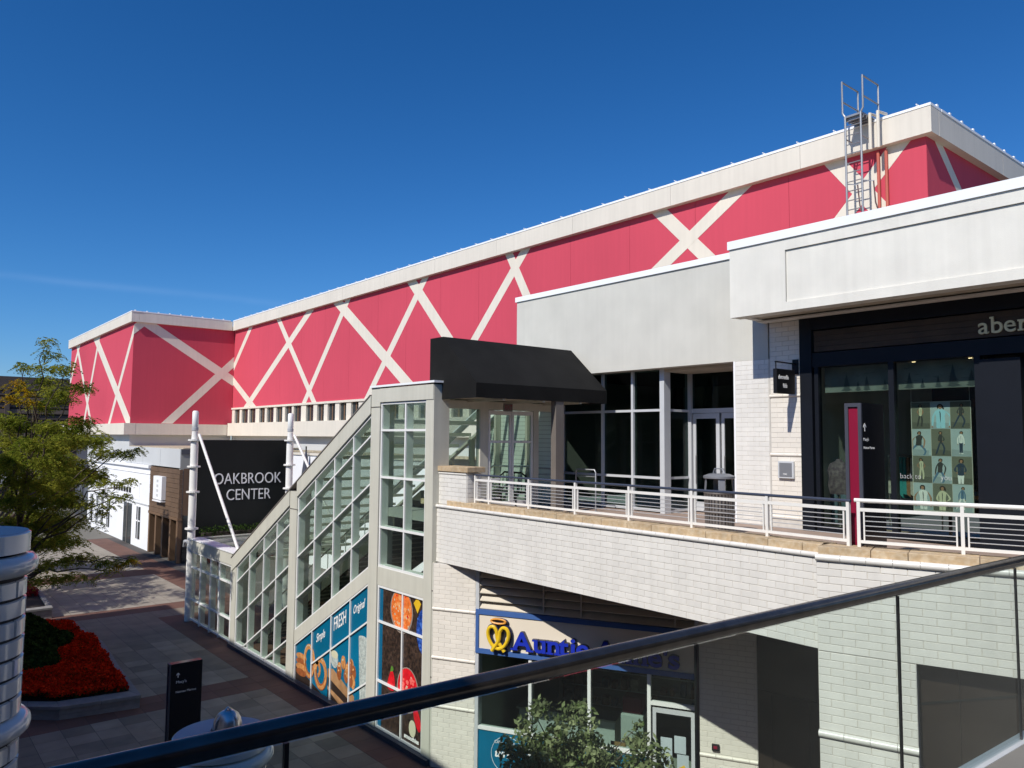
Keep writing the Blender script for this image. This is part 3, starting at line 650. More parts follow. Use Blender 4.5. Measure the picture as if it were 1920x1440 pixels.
for i, (bgm, fx, bw, sc, top, leg) in enumerate(spec):
    c, r_ = i % 3, i//3; x0 = -6.38+c*cw; z1 = 9.13-r_*ch; z0 = z1-ch
    p_ = MB(TB).box(x0+.004, x0+cw-.004, 0, .006, z0+.004, z1-.004).build('picture', bgm, bn)
    cx = x0+cw*fx; lim = z0+.012; H_ = .40*sc; hr = .026*sc; zt_ = z1-.045; lean = (.10, -.04, .14, .32, -.08, .02, -.05, .2, .03, -.04, .05, .16)[i]; stride = (.02, .0, .05, .09, .04, .0, .015, .05, .0, .0, .0, .04)[i]*sc
    def pp(nm, m_, poly, o_):
        poly = [(px_+(zt_-pz_)*-lean*.35, pz_) for px_, pz_ in poly]
        poly = clip_poly(poly, x0+.006, x0+cw-.006, lim, z1-.008)
        if len(poly) > 2: MB(TB).prism(poly, .006, .006+o_).build(nm, m_, p_)
    pp('floor_print', 'ph_f'+bgm[-1], [(x0, z0), (x0+cw, z0), (x0+cw, z0+.10), (x0, z0+.13)], .0006)
    w = bw*.34*(.9 if sc < 1.2 else 1.0); sh_z = zt_-hr*2.3; hip = sh_z-.36*H_; kn = hip-.24*H_; ft = kn-.24*H_
    hx = cx+.008*((i % 3)-1)
    pp('hair_print', 'hair', sm([(hx-hr*1.0, zt_-hr*1.9), (hx-hr*1.05, zt_-hr*.5), (hx, zt_+hr*.12), (hx+hr*1.05, zt_-hr*.5), (hx+hr*(1.5 if i in (1, 6, 10) else .9), zt_-hr*2.2), (hx, zt_-hr*1.2)], 3, True), .001)
    pp('face_print', 'skin', sm([(hx-hr*.62, zt_-hr*.8), (hx, zt_-hr*.45), (hx+hr*.62, zt_-hr*.8), (hx+hr*.45, zt_-hr*1.65), (hx, zt_-hr*2.0), (hx-hr*.45, zt_-hr*1.65)], 3, True), .002)
    pp('neck_print', 'skin', [(hx-hr*.3, zt_-hr*1.8), (hx+hr*.3, zt_-hr*1.8), (cx+hr*.4, sh_z-.01), (cx-hr*.4, sh_z-.01)], .0013)
    pp('top_print', top, sm([(cx-w*.3, sh_z+.006), (cx+w*.3, sh_z+.006), (cx+w*.9, sh_z-.02*sc), (cx+w*.72, sh_z-.5*(sh_z-hip)), (cx+w*.75, hip), (cx, hip-.012), (cx-w*.7, hip), (cx-w*.72, sh_z-.5*(sh_z-hip)), (cx-w*.9, sh_z-.02*sc)], 3, True), .0016)
    pp('fold_print', 'char', sm([(cx-w*.1, sh_z-.02), (cx+w*.08, sh_z-.3*(sh_z-hip)), (cx-w*.02, hip+.01), (cx-w*.1, sh_z-.4*(sh_z-hip))], 3, True), .0018)
    for sg in (-1, 1):
        ex, ez = cx+sg*w*(1.25+.25*((i+sg) % 3)), sh_z-.55*(sh_z-hip); wx, wz = cx+sg*w*(.95 if (i+sg) % 2 else 1.45), hip+(.03 if (i+sg) % 2 else -.03)*sc
        pp('arm_print', top if i % 3 else 'skin', sm([(cx+sg*w*.75, sh_z-.012), (ex+sg*.010*sc, ez), (wx+sg*.006, wz), (wx-sg*.009*sc, wz), (ex-sg*.012*sc, ez)], 3, True), .0012)
        pp('hand_print', 'skin', poly_disc(wx, wz-.006, .008*sc, .011*sc, 7), .0019)
        kx = cx+sg*(w*.38+stride); fx_ = cx+sg*(w*.42+stride*(.4 if sg > 0 else 1.8))
        pp('leg_print', leg, sm([(cx+sg*w*.04, hip+.01), (cx+sg*w*.74, hip+.01), (kx+sg*.014*sc, kn), (fx_+sg*.009*sc, ft), (fx_-sg*.011*sc, ft), (kx-sg*.014*sc, kn)], 3, True), .0010+.0001*sg)
        pp('shoe_print', 'white' if i % 2 else 'char', sm([(fx_-.014*sc, ft+.004), (fx_+.014*sc, ft+.004), (fx_+.022*sc*sg, ft-.012), (fx_-.014*sc, ft-.012)], 2, True), .0014)

# dressed torso form in the window
mn = thing('dress_form', 'dark camouflage jacket and jeans on a form in the left shop window', 'mannequin', (-7.98, 15.4, 6.6))
MB().lathe([(0.0, 0.0), (.16, 0.0), (.16, .03), (.02, .04), (.02, .5)], (-7.98, 15.4, 6.62), 16).build('base', 'chrome', mn, smooth=True)
def oval(prof, c, n=20):
    b = MB()
    for rx, ry, z in prof:
        for k in range(n):
            a = 2*math.pi*k/n; b.v.append((c[0]+rx*math.cos(a), c[1]+ry*math.sin(a), c[2]+z))
    for i in range(len(prof)-1):
        for k in range(n):
            a = i*n+k; q = i*n+(k+1) % n; b.f.append((a, q, q+n, a+n))
    return b
MT['camo'] = mat('camouflage_cloth', (0.05, 0.055, 0.045), .9, .5, 5, c2=(0.02, 0.02, 0.02)); MT['denim'] = mat('denim', (0.09, 0.14, 0.18), .9)
oval([(.20, .13, .78), (.235, .15, .95), (.21, .14, 1.12), (.24, .15, 1.28), (.19, .11, 1.40), (.07, .07, 1.46), (.05, .05, 1.5)], (-7.98, 15.4, 6.52)).build('jacket', 'camo', mn, smooth=True)
for sx_ in (-1, 1):
    MB().tube([(-7.98+sx_*.19, 15.4, 7.88), (-7.98+sx_*.32, 15.36, 7.60), (-7.98+sx_*.27, 15.25, 7.30)], [.075, .065, .05], 12).build('sleeve', 'camo', mn, smooth=True)
    MB().tube([(-7.98+sx_*.10, 15.4, 7.38), (-7.98+sx_*.12, 15.4, 7.0), (-7.98+sx_*.11, 15.4, 6.70)], [.105, .085, .075], 12).build('trouser_leg', 'denim', mn, smooth=True)
MB(xf((0, 15.24), 0)).prism([(-8.02, 7.95), (-7.95, 7.95), (-7.96, 7.4), (-8.0, 7.4)], 0, .01).build('shirt_front', 'cream', mn)
hk = thing('hung_shirt', 'teal shirts hanging behind the window form', 'shirt', (-7.75, 16.2, 8.1))
MT['teal'] = mat('teal_cloth', (0.02, 0.22, 0.22), .8)
for z in (8.5, 8.05): MB(xf((0, 16.2), 0)).prism([(-7.9, z), (-7.6, z), (-7.5, z-.1), (-7.58, z-.15), (-7.62, z-.1), (-7.62, z-.42), (-7.88, z-.42), (-7.88, z-.1), (-7.92, z-.15), (-8.0, z-.1)], 0, .06).build('shirt', 'teal', hk)

# blade sign
bs = thing('blade_sign', 'small black hanging blade sign with white lettering beside the clothing store front', 'sign', (-8.3, 14.5, 9.3))
MB().box(-8.42, -8.34, 13.70, 14.38, 9.33, 9.82).build('sign_box', 'blackmetal', bs, bevel=.008)
MB().tube([(-8.38, 13.72, 9.96), (-8.38, 14.49, 9.96)], .018, 8).build('bracket', 'blackmetal', bs)
for y in (13.74, 14.36): MB().tube([(-8.38, y, 9.82), (-8.38, y, 9.96)], .014, 8).build('hanger', 'blackmetal', bs)
MB().box(-8.44, -8.32, 14.455, 14.50, 9.75, 10.05).build('wall_plate', 'blackmetal', bs)
text('lettering', 'abercrombie', 'whiteprint', bs, (-8.338, 0), 90, 13.76, 9.62, .085, o=0.0, ext=.002, sx=.62, bold=.004)
text('lettering', 'kids', 'whiteprint', bs, (-8.338, 0), 90, 13.93, 9.45, .085, o=0.0, ext=.002, sx=.8, bold=.004)

wbx = thing('wall_box', 'square grey metal access box on the cream brick pier', 'box', (-8.62, 14.5, 7.6))
MB(TG).box(-8.79, -8.44, 0.02, .07, 7.62, 7.97).build('case', 'alum', wbx, bevel=.006)
MB(TG).box(-8.755, -8.475, .07, .078, 7.655, 7.935).build('door', 'galv', wbx)
text('lettering', 'FIRE', 'whiteprint', wbx, (0, 14.5), 0, -8.67, 7.69, .035, o=.079, ext=.001)

set_cam_scale(False)
# ================================================================== TERRACE
TF = xf((0, 11.55), 0)
deck = MB().slab([(-17.2, 12.0), (-6.3, 12.0), (-3.2, 12.8), (4, 13.6), (4, 18.2), (-20, 18.2), (-20, 16.2), (-17.2, 16.2)], 6.0, 6.35).build('terrace_floor', 'deck'); struct(deck)
soff = MB().slab([(-17.4, 11.6), (-6.2, 11.6), (-3.3, 12.5), (4, 14.0), (4, 20), (-17.4, 20)], 5.16, 5.30).build('terrace_soffit', 'soffit'); struct(soff)
tw_ = thing('terrace_wall', 'long white glazed brick parapet wall under the terrace railing', 'wall', (-12, 11.55, 5.15))
MB(TF).box(-17.5, -6.27, -.3, 0, 5.15, 6.56).build('backing', 'mortar', tw_)
bricks(tw_, (0, 11.55), 0, [(-17.5, -6.28, 5.15, 6.55)], h=.1167, limit=296)
roll(tw_, (0, 11.55), 0, -17.52, -6.27, 6.60, r=.045, L=.33, o=.012)
a = -16.62; k = 0
while a < -6.3:
    l = [0.62, .45, .8, .55, .7][k % 5]; b_ = min(a+l, -6.28)
    MB(TF).box(a+.004, b_-.004, -.46, -.02, 6.60, 6.765-.006*(k % 2)).build('kerb_stone', 'stone', tw_, bevel=.012); a = b_; k += 1
# corner pier
pc = thing('corner_pier', 'short white brick pier with tan stone cap beside the glass tower', 'pier', (-16.5, 11.6, 6.6))
MB(TF).box(-17.28, -15.80, -.52, -.06, 6.60, 7.50).build('backing', 'mortar', pc)
bricks(pc, (0, 11.61), 0, [(-17.28, -15.8, 6.66, 7.45)], h=.113)
bricks(pc, (-15.80, 0), 90, [(11.62, 12.06, 6.66, 7.45)], h=.113)
roll(pc, (0, 11.61), 0, -17.29, -15.79, 7.47, r=.035, o=.0)
MB(TF).box(-17.42, -15.70, -.58, -.0, 7.515, 7.655).build('stone_cap', 'stone', pc, bevel=.015)
MB(TF).box(-17.9, -17.30, -.4, -.05, 6.60, 6.74).build('stone_shelf', 'stone', pc)
# right-hand parapet and brick pier, turned 18.6 degrees
PR, AR = (-6.27, 11.33), 18.6
TP = xf(PR, AR)
rw = thing('brick_pier_wall', 'white glazed brick pier and parapet right of the break in the moulding', 'wall', (-6.27, 11.33, 0))
MB(TP).box(0, 10.5, -.3, 0, 5.19, 6.56).build('backing', 'mortar', rw)
MB(TP).box(0, 1.34, -1.6, 0, 0, 5.185).build('pier_backing', 'mortar', rw)
bricks(rw, PR, AR, [(0, 3.9, 5.19, 6.55)], h=.1167, L=.36)
bricks(rw, PR, AR, [(3.9, 10.5, 5.19, 6.55)], h=.1167, L=.36, limit=0)
bricks(rw, PR, AR, [(0, 1.34, 4.02, 5.18), (0, 1.34, 0.0, 3.90)], h=.1167, L=.36, limit=120)
roll(rw, PR, AR, -.01, 10.5, 6.60, r=.055, L=.36, o=.012)
roll(rw, PR, AR, -.01, 1.35, 3.96, r=.055, L=.36, o=.012)
a = .02; k = 0
while a < 10:
    l = [.75, .5, .9, .6][k % 4]; MB(TP).box(a+.004, a+l-.004, -.5, -.02, 6.60, 6.765-.006*(k % 2)).build('kerb_stone', 'stone', rw, bevel=.012); a += l; k += 1
# dark openings below
op = thing('dark_storefront', 'dark brown glass fronts in the openings beside the brick pier at ground level', 'storefront', (-6, 14, 0))
MT['browng'] = mat('brown_granite', (0.026, 0.019, 0.015), .5, .2, 2, spec=.12)
Q1 = xf((-9.75, 15.2), 10)
MB(Q1).box(-1.5, 3.4, -.2, 0, 0, 5.16).build('wall', 'browng', op)
for k in range(4): MB(Q1).box(.2+k*.8, .24+k*.8, 0, .03, 0, 2.9).build('mullion', 'browng', op)
for z in (2.9, 4.1): MB(Q1).box(-1.5, 3.4, 0, .03, z, z+.05).build('transom', 'browng', op)
for a, b in ((1.345, 1.86), (1.865, 3.1), (3.105, 4.4), (4.405, 8)): MB(TP).box(a, b, -.45, -.30, 0, 5.18).build('granite_panel', 'browng', op)
MB(TP).bar((1.35, -.295, 4.55), (3.6, -.295, 5.15), .02, .03).build('reflection_line', 'black', op)  # diagonal dark line painted in for a reflection

# railings
def railing(name, label, P, th, posts, s_end, topmat, topr, zt=7.46):
    t = thing(name, label, 'railing', (*xf(P, th)(posts[0], 0, 0)[:2], 6.76), 'terrace railings')
    T = xf(P, th)
    MB(T).tube([(posts[0]-.06, .0, zt), (s_end, 0, zt)], topr, 12).build('top_rail', topmat, t, smooth=True)
    for p in posts: MB(T).box(p-.024, p+.024, -.03, .03, 6.76, zt-topr*.6).build('post', 'whitepaint', t)
    for a, b in zip(posts[:-1], posts[1:]):
        g = .075
        for z, h_ in ((7.335, .026), (6.845, .022)): MB(T).box(a+.024, b-.024, -.022, .022, z-h_, z+h_).build('rail', 'whitepaint', t)
        for x in (a+g, b-g): MB(T).box(x-.011, x+.011, -.014, .014, 6.868, 7.308).build('baluster', 'whitepaint', t)
        for k in range(5):
            z = 6.94+k*.074
            MB(T).tube([(a+g+.011, 0, z), (b-g-.011, 0, z)], .0075, 6).build('cable', 'cable', t)
    return t
r1 = railing('terrace_railing', 'white terrace railing with dark blue top rail, left of the crimson wayfinding sign', (0, 11.8), 0, [-15.68, -15.11, -13.61, -12.07, -10.52, -8.97, -7.40, -5.98], -5.94, 'railtop', .026)
T_ = xf((-15.70, 0), 90)
for z in (7.335, 6.845): MB(T_).box(11.82, 12.6, -.02, .02, z-.02, z+.02).build('rail', 'whitepaint', r1)
PR2 = (-5.86, 11.82)
r2 = railing('terrace_railing', 'all-white terrace railing with thick white top rail at far right', PR2, AR, [0.03, 1.42, 2.85, 4.3, 5.75, 7.2], 7.3, 'whitepaint', .034, zt=7.475)

# crimson / black wayfinding signs
MT['signblue'] = MT['frameblue']
def wayfinder(label, x, y, z0, H, wx, wy, lines, txt_s=1.0, inset=.16):
    t = thing('wayfinding_sign', label, 'sign', (x, y, z0))
    MB().box(x-wx/2, x+wx/2, y+.035, y+wy, z0, z0+H).build('sign_body', 'signblack', t, bevel=.006)
    Tn = xf((x, y), 0)
    MB(Tn).prism([(-wx/2, z0), (-wx/2+.055, z0), (-wx/2+.055, z0+H-.06), (wx/2-.055, z0+H-.06), (wx/2-.055, z0), (wx/2, z0), (wx/2, z0+H), (-wx/2, z0+H)], -.034, .0).build('edge_casing', 'signblue', t)
    MB(Tn).box(-wx/2+.055, wx/2-.055, -.034, -.030, z0, z0+H-.06).build('crimson_inset', 'red', t)
    for s_, a, z, h in lines:
        text('lettering', s_, 'whiteprint', t, (x+wx/2+.001, 0), 90, y+a, z, h, ext=.001)
    # arrow
    yy, zz, q = y+lines[0][1]+.05*txt_s, lines[0][2]+.22*txt_s, txt_s
    MB(xf((x+wx/2+.001, 0), 90)).prism([(yy-.01*q, zz-.07*q), (yy+.01*q, zz-.07*q), (yy+.01*q, zz+.02*q), (yy+.045*q, zz-.01*q), (yy+.045*q, zz+.015*q), (yy, zz+.06*q), (yy-.045*q, zz+.015*q), (yy-.045*q, zz-.01*q), (yy-.01*q, zz+.02*q)], 0, .003).build('arrow', 'whiteprint', t)
    return t
wayfinder("tall black wayfinding sign with crimson recessed edge between the two terrace railings", -5.985, 12.02, 6.35, 2.65, .27, .78,
          [("Macy's", .06, 8.40, .05), ('Neiman Marcus', .06, 8.27, .042)], 1.0)
wayfinder('black wayfinding sign standing on the shaded plaza near the flower bed', -21.95, 6.35, 0.0, 2.32, .22, .85,
          [("Macy's", .17, 1.80, .075), ('Neiman Marcus', .17, 1.55, .06)], 1.0)

set_cam_scale(True)
# litter bin on the terrace
tb_ = thing('litter_bin', 'round slatted metal litter bin with an open hood behind the terrace railing', 'bin', (-8.95, 12.55, 6.6))
cx, cy = -8.95, 12.62
MB().lathe([(0, .03), (.27, .03), (.27, .06), (.0, .06)], (cx, cy, 6.6), 28).build('base', 'darkalum', tb_)
MB().lathe([(.235, .05), (.235, .78)], (cx, cy, 6.6), 28).build('liner', 'darkalum', tb_, smooth=True)
for k in range(28):
    a = 2*math.pi*k/28
    MB().bar((cx+.27*math.cos(a), cy+.27*math.sin(a), 6.64), (cx+.285*math.cos(a), cy+.285*math.sin(a), 7.40), .034, .008, up=(math.cos(a), math.sin(a), 0)).build('slat', 'darkalum', tb_)
for z in (.06, .42, .78): MB().lathe([(.293, z-.02), (.300, z), (.293, z+.02), (.25, z+.02)], (cx, cy, 6.6), 28).build('hoop', 'darkalum', tb_)
for k in range(4):
    a = R(45+90*k); MB().bar((cx+.27*math.cos(a), cy+.27*math.sin(a), 7.38), (cx+.25*math.cos(a), cy+.25*math.sin(a), 7.66), .14, .02, up=(math.cos(a), math.sin(a), 0)).build('hood_leg', 'galv', tb_)
MB().lathe([(.285, 1.05), (.30, 1.06), (.30, 1.10), (.2, 1.14), (0, 1.15)], (cx, cy, 6.6), 28).build('hood', 'galv', tb_, smooth=True)
for y in (-.03, .03): MB().tube([(cx-.12, cy+y, 7.74), (cx-.08, cy+y, 7.84), (cx+.08, cy+y, 7.84), (cx+.12, cy+y, 7.74)], .012, 6).build('hood_ring', 'galv', tb_)
# bench and hoop rails by the tower
bc = thing('metal_bench', 'black metal bench with arched back behind the terrace railing near the awning', 'bench', (-15.6, 12.7, 6.6))
MB().box(-16.15, -15.0, 12.55, 12.95, 6.99, 7.03).build('seat', 'blackmetal', bc)
MB().tube([(-16.2, 12.98, 6.6), (-16.2, 13.0, 7.38), (-16.0, 13.0, 7.50), (-15.3, 13.0, 7.50), (-15.02, 13.0, 7.36), (-14.98, 12.98, 6.6)], .028, 8).build('back_arch', 'blackmetal', bc, smooth=True)
for k in range(7): MB().tube([(-16.05+k*.155, 12.98, 7.02), (-16.05+k*.155, 13.0, 7.48)], .012, 6).build('back_bar', 'blackmetal', bc)
for x in (-16.1, -15.05): MB().box(x-.025, x+.025, 12.56, 12.61, 6.6, 6.99).build('leg', 'blackmetal', bc)
for i, (x, y) in enumerate(((-15.2, 13.6), (-13.9, 13.9))):
    hp = thing('hoop_rail', ['grey metal hoop rail in front of the black awning post', 'grey metal hoop rail in front of the dark shop glass'][i], 'rail', (x, y, 6.6), 'hoop rails on the terrace')
    MB().tube([(x-.3, y, 6.6), (x-.3, y, 7.56), (x-.26, y, 7.62), (x+.36, y, 7.62), (x+.4, y, 7.56), (x+.4, y, 6.6)], .022, 8).build('hoop', 'galv', hp, smooth=True)
    MB().tube([(x-.3, y, 7.45), (x+.4, y, 7.45)], .014, 8).build('bar', 'galv', hp)

set_cam_scale(False)

# ================================================================== GLASS STAIR TOWER
YS = 11.45
TQ = xf((0, YS), 0)
stt = thing('glass_stair', 'long glazed stair enclosure with greige frame and white glazing bars climbing from plaza to terrace', 'stair', (-31.1, YS, 0))
zt = lambda x: 3.65+.5545*(x+31.15)
zb = lambda x: zt(x)-.55
def para(name, m, x0, x1, f0, f1, o0, o1, T=TQ):
    return MB(T).prism([(x0, f0(x0)), (x1, f0(x1)), (x1, f1(x1)), (x0, f1(x0))], o0, o1).build(name, m, stt)
# posts
for (a, b, top) in ((-31.45, -31.0, 3.35), (-26.0, -25.42, None), (-20.36, -19.86, 9.86), (-17.40, -17.02, 9.78)):
    tp = top if top else zt(a)-.02
    MB(TQ).box(a, b, -.45, .05, 0, tp).build('post', 'frame', stt)
for (a, b, fz) in ((-26.03, -25.39, zt), (-20.39, -19.83, lambda x: 9.9)):
    for z in (fz(a)-.62, ): MB(TQ).box(a, b, .04, .065, z, z+.02).build('post_joint', 'darkalum', stt)
# roof beams
para('roof_beam', 'frame', -31.45, -26.01, lambda x: zb(x)+.02, zt, -.3, .08)
para('roof_beam', 'frame', -25.41, -20.37, lambda x: zb(x)+.02, zt, -.3, .08)
MB(TQ).box(-19.85, -17.03, -.3, .07, 9.42, 9.82).build('roof_beam', 'frame', stt)
MB(TQ).box(-20.4, -16.95, -.3, .10, 9.862, 9.92).build('roof_coping', 'coping', stt)
MB(TQ).box(-20.4, -16.95, -4.7, -4.4, 9.862, 9.92).build('roof_coping', 'coping', stt)
MB(TQ).prism([(-31.5, zt(-31.5)+.005), (-20.4, zt(-20.4)+.005), (-20.4, zt(-20.4)+.05), (-31.5, zt(-31.5)+.05)], -.32, .10).build('roof_flashing', 'darkalum', stt)
para('roof_flashing', 'coping', -31.4, -20.4, zt, lambda x: zt(x)+.04, -4.65, -4.3)
# spandrels
para('spandrel', 'frame', -25.41, -20.37, lambda x: zb(x)-4.97, lambda x: zb(x)-4.52, -.3, .03)
MB(TQ).box(-19.85, -17.41, -.3, .03, 4.15, 4.66).build('spandrel', 'frame', stt)
MB(TQ).box(-31.4, -17.0, -.35, .16, 0, .14).build('base_kerb', 'frameblue', stt)
D = -.24
def vbar(x, z0, z1, w=.05, d=D): MB(TQ).box(x-w/2, x+w/2, d, .015, z0, z1).build('glazing_bar', 'mull', stt)
def sbar(x0, x1, off, w=.055, d=D):
    MB(TQ).prism([(x0, zb(x0)-off-w/2), (x1, zb(x1)-off-w/2), (x1, zb(x1)-off+w/2), (x0, zb(x0)-off+w/2)], d, .02).build('glazing_bar', 'mull', stt)
def bay(xs, offs, zmin, frame_ok=True):
    for x in xs[1:-1]:
        vbar(x, max(zmin, zb(x)-offs[-1]), zb(x))
    for x, s_ in ((xs[0], 1), (xs[-1], -1)): vbar(x+.03*s_, max(zmin, zb(x)-offs[-1]), zb(x), .06)
    for o_ in offs:
        x0 = xs[0]
        if zb(x0)-o_ < zmin: x0 = (zmin+o_-zb(0))/.5545+0 if False else xs[0]+(zmin-(zb(xs[0])-o_))/.5545
        if x0 < xs[-1]-.1: sbar(x0, xs[-1], o_)
    for a, b in zip(xs[:-1], xs[1:]):
        for o0, o1 in zip(offs[:-1], offs[1:]):
            P = clip_poly([(a, zb(a)-o1), (b, zb(b)-o1), (b, zb(b)-o0), (a, zb(a)-o0)], a, b, zmin, 99)
            if len(P) > 2: MB(TQ).prism(P, -.03, -.022).build('pane', 'g_stair', stt)
bay([-31.0, -29.7, -28.33, -27.16, -26.01], [.03, .62, 2.05, 3.43, 4.62, 7.2], .2)
bay([-25.41, -24.09, -22.74, -21.50, -20.37], [.03, .62, 2.05, 3.45, 4.50], .2)
MB(TQ).box(-31.0, -26.01, -.2, .02, .14, .24).build('sill_bar', 'mull', stt)
# tower bay
xs = [-19.84, -18.50, -17.41]; zs = [4.69, 5.80, 7.24, 8.60, 9.38]
for x in xs: vbar(x+(0.03 if x == xs[0] else -.03 if x == xs[-1] else 0), 4.66, 9.42, .06)
for z in zs: MB(TQ).box(xs[0], xs[-1], D, .02, z-.03, z+.03).build('glazing_bar', 'mull', stt)
for a, b in zip(xs[:-1], xs[1:]):
    for z0, z1 in zip(zs[:-1], zs[1:]): MB(TQ).box(a, b, -.03, -.022, z0, z1).build('pane', 'g_stair', stt)
# ---- picture panels: lower bay 2 and lower tower
MT['p_teal'] = mat('teal_blue_print', (0.0, 0.145, 0.27), .35, .25, .5); MT['p_wood'] = mat('dark_wood_print', (0.075, 0.045, 0.03), .35, .5, 4, c2=(.025, .017, .014))
MT['p_pretz'] = mat('pretzel_print', (0.55, 0.20, 0.05), .4, .3, 5, c2=(.68, .34, .12)); MT['p_pretz2'] = mat('pretzel_dark_print', (0.33, 0.10, 0.03), .4, .3, 6)
MT['p_or'] = mat('orange_print', (0.80, 0.13, 0.02), .35, .25, 9, c2=(.85, .25, .05)); MT['p_blue'] = mat('blueberry_print', (0.01, 0.04, 0.22), .35, .6, 9, c2=(.03, .10, .45))
MT['p_red'] = mat('strawberry_print', (0.72, 0.012, 0.02), .35, .25, 9); MT['p_yel'] = mat('yellow_print', (0.75, 0.47, 0.02), .4); MT['p_or2'] = mat('orange_light_print', (0.80, 0.42, 0.16), .4); MT['p_ice'] = mat('iced_drink_print', (0.55, 0.60, 0.55), .4, .3, 9, c2=(.38, .44, .42))
MT['p_board'] = mat('board_print', (0.40, 0.22, 0.10), .5, .3, 3); MT['p_shadow'] = mat('dark_brown_print', (0.03, 0.018, 0.012), .5)
MT['p_deep'] = mat('deep_blue_print', (0.0, 0.12, 0.24), .4)
pp_ = thing('snack_poster', 'blue poster of pretzels and an iced drink filling the sloping lower stair glazing', 'poster', (-23, YS, .2))
zl = lambda x: zb(x)-5.02
def cp(parent, name, m, poly, o_, x0, x1, z0, z1, top=None):
    poly = clip_poly(poly, x0, x1, z0, z1)
    if len(poly) < 3: return
    if top:   # clip under the sloping bar
        out = []
        for i in range(len(poly)):
            a, b = poly[i], poly[(i+1) % len(poly)]; fa, fb = top(a[0])-a[1], top(b[0])-b[1]
            if fa >= 0: out.append(a)
            if (fa >= 0) != (fb >= 0): t = fa/(fa-fb); out.append((a[0]+(b[0]-a[0])*t, a[1]+(b[1]-a[1])*t))
        poly = out
    if len(poly) > 2: MB(TQ).prism(poly, -.04, o_).build(name, m, parent)
bk = lambda nm, m, P, o_: cp(pp_, nm, m, P, o_, -25.40, -20.38, .16, 9, zl)
bk('poster_ground', 'p_teal', [(-25.4, .1), (-20.38, .1), (-20.38, 5), (-25.4, 5)], -.030)
bk('table_print', 'p_shadow', [(-25.4, .1), (-23.2, .1), (-23.6, .22), (-24.6, .45), (-25.4, .62)], -.029)
def ring(cx, cz, rx, rz, w, n=22, a0=0, a1=360):
    o_ = poly_disc(cx, cz, rx, rz, n, a0, a1); i_ = poly_disc(cx, cz, rx-w, rz-w*1.1, n, a0, a1); return o_, i_
def ringp(nm, m, cx, cz, rx, rz, w, o_, a0=0, a1=360):
    O, I = ring(cx, cz, rx, rz, w, 18, a0, a1)
    k = len(O); rr = range(k) if a1-a0 == 360 else range(k-1)
    for j in rr:
        j2 = (j+1) % k; bk(nm, m, [O[j], O[j2], I[j2], I[j]], o_)
MBR = []
def ring_mesh(nm, m, rings, o_):
    b = MB(TQ)
    for (cx, cz, rx, rz, w, a0, a1) in rings:
        O, I = ring(cx, cz, rx, rz, w, 20, a0, a1); k = len(O)
        for j in (range(k) if a1-a0 == 360 else range(k-1)):
            j2 = (j+1) % k; b.prism([O[j], O[j2], I[j2], I[j]], -.03, o_)
    return b.build(nm, m, pp_)
for k in range(4): MB(TQ).prism(poly_disc(-24.92, .98-.17*k, .40, .12, 16), -.03, -.026+.001*k).build('pretzel_stack_print', 'p_pretz' if k % 2 == 0 else 'p_pretz2', pp_)
ring_mesh('pretzel_print', 'p_pretz', [(-24.3, .98, .42, .55, .15, 0, 360)], -.021)
ring_mesh('pretzel_print', 'p_pretz', [(-23.45, .78, .46, .52, .17, 0, 360), (-23.75, .85, .30, .28, .12, -60, 120)], -.019)
ring_mesh('pretzel_highlight_print', 'cream', [(-24.33, 1.0, .36, .49, .018, 60, 200), (-23.48, .80, .40, .46, .02, 60, 210)], -.017)
ring_mesh('pretzel_shade_print', 'p_pretz2', [(-24.3, .98, .31, .42, .04, 180, 360), (-23.45, .78, .32, .38, .045, 170, 350), (-24.3, .98, .43, .56, .025, 200, 340), (-23.45, .78, .47, .53, .03, 190, 350)], -.0165)
bk('board_print', 'p_board', [(-22.95, 1.05), (-22.6, 1.12), (-21.2, .62), (-21.2, .36), (-22.95, .80)], -.027)
bk('board_print', 'p_shadow', [(-22.95, .80), (-21.2, .36), (-21.2, .16), (-22.95, .16)], -.028)
bk('board_print', 'p_board', [(-22.95, .52), (-21.9, .30), (-21.6, .16), (-22.2, .16), (-22.95, .42)], -.026)
rr_ = random.Random(5)
for k in range(11):
    x, z = -22.2+rr_.random()*1.0, .95+rr_.random()*.55
    bk('nugget_print', 'p_pretz' if k % 2 else 'p_pretz2', sm([(x-.14, z-.02), (x-.06, z+.2), (x+.09, z+.17), (x+.15, z-.05), (x+.02, z-.2)], 3, True), -.024+k*.0006)
    bk('nugget_highlight_print', 'cream' if k % 3 == 0 else 'p_or2', sm([(x-.07, z+.06), (x-.02, z+.13), (x+.03, z+.09)], 3, True), -.0237+k*.0006)
bk('dip_print', 'p_ice', poly_disc(-22.5, 1.42, .24, .25, 14), -.022); bk('dip_print', 'cream', poly_disc(-22.5, 1.58, .22, .12, 14), -.020)
bk('drink_print', 'p_ice', [(-20.98, 2.42), (-20.42, 2.46), (-20.46, .55), (-20.85, .55)], -.024)
bk('drink_print', 'p_ice', poly_disc(-20.7, 2.43, .28, .07, 14), -.022)
def wrise(txt_, x, z, h, sx, rise, italic=0.0):
    o_ = text('lettering', txt_, 'whiteprint', pp_, (0, YS), 0, x, z, h, o=-.024, ext=.002, sx=sx, shear=italic, bold=.004)
    for v in o_.data.vertices: v.co.z += (v.co.x+pp_['wl'][0]-x)*rise
wrise('Simple', -23.82, 1.68, .27, .62, .5, .25); wrise('FRESH', -22.62, 2.28, .42, .52, .5); wrise('Original', -21.36, 3.02, .25, .62, .5, .25)
offs_g = [.03, 1.08, 2.83]
for x in (-24.09, -22.74, -21.50): vbar(x, .14, zb(x)-5.0)
for x, s_ in ((-25.41, 1), (-20.37, -1)): vbar(x+.03*s_, .14, zb(x)-5.0, .06)
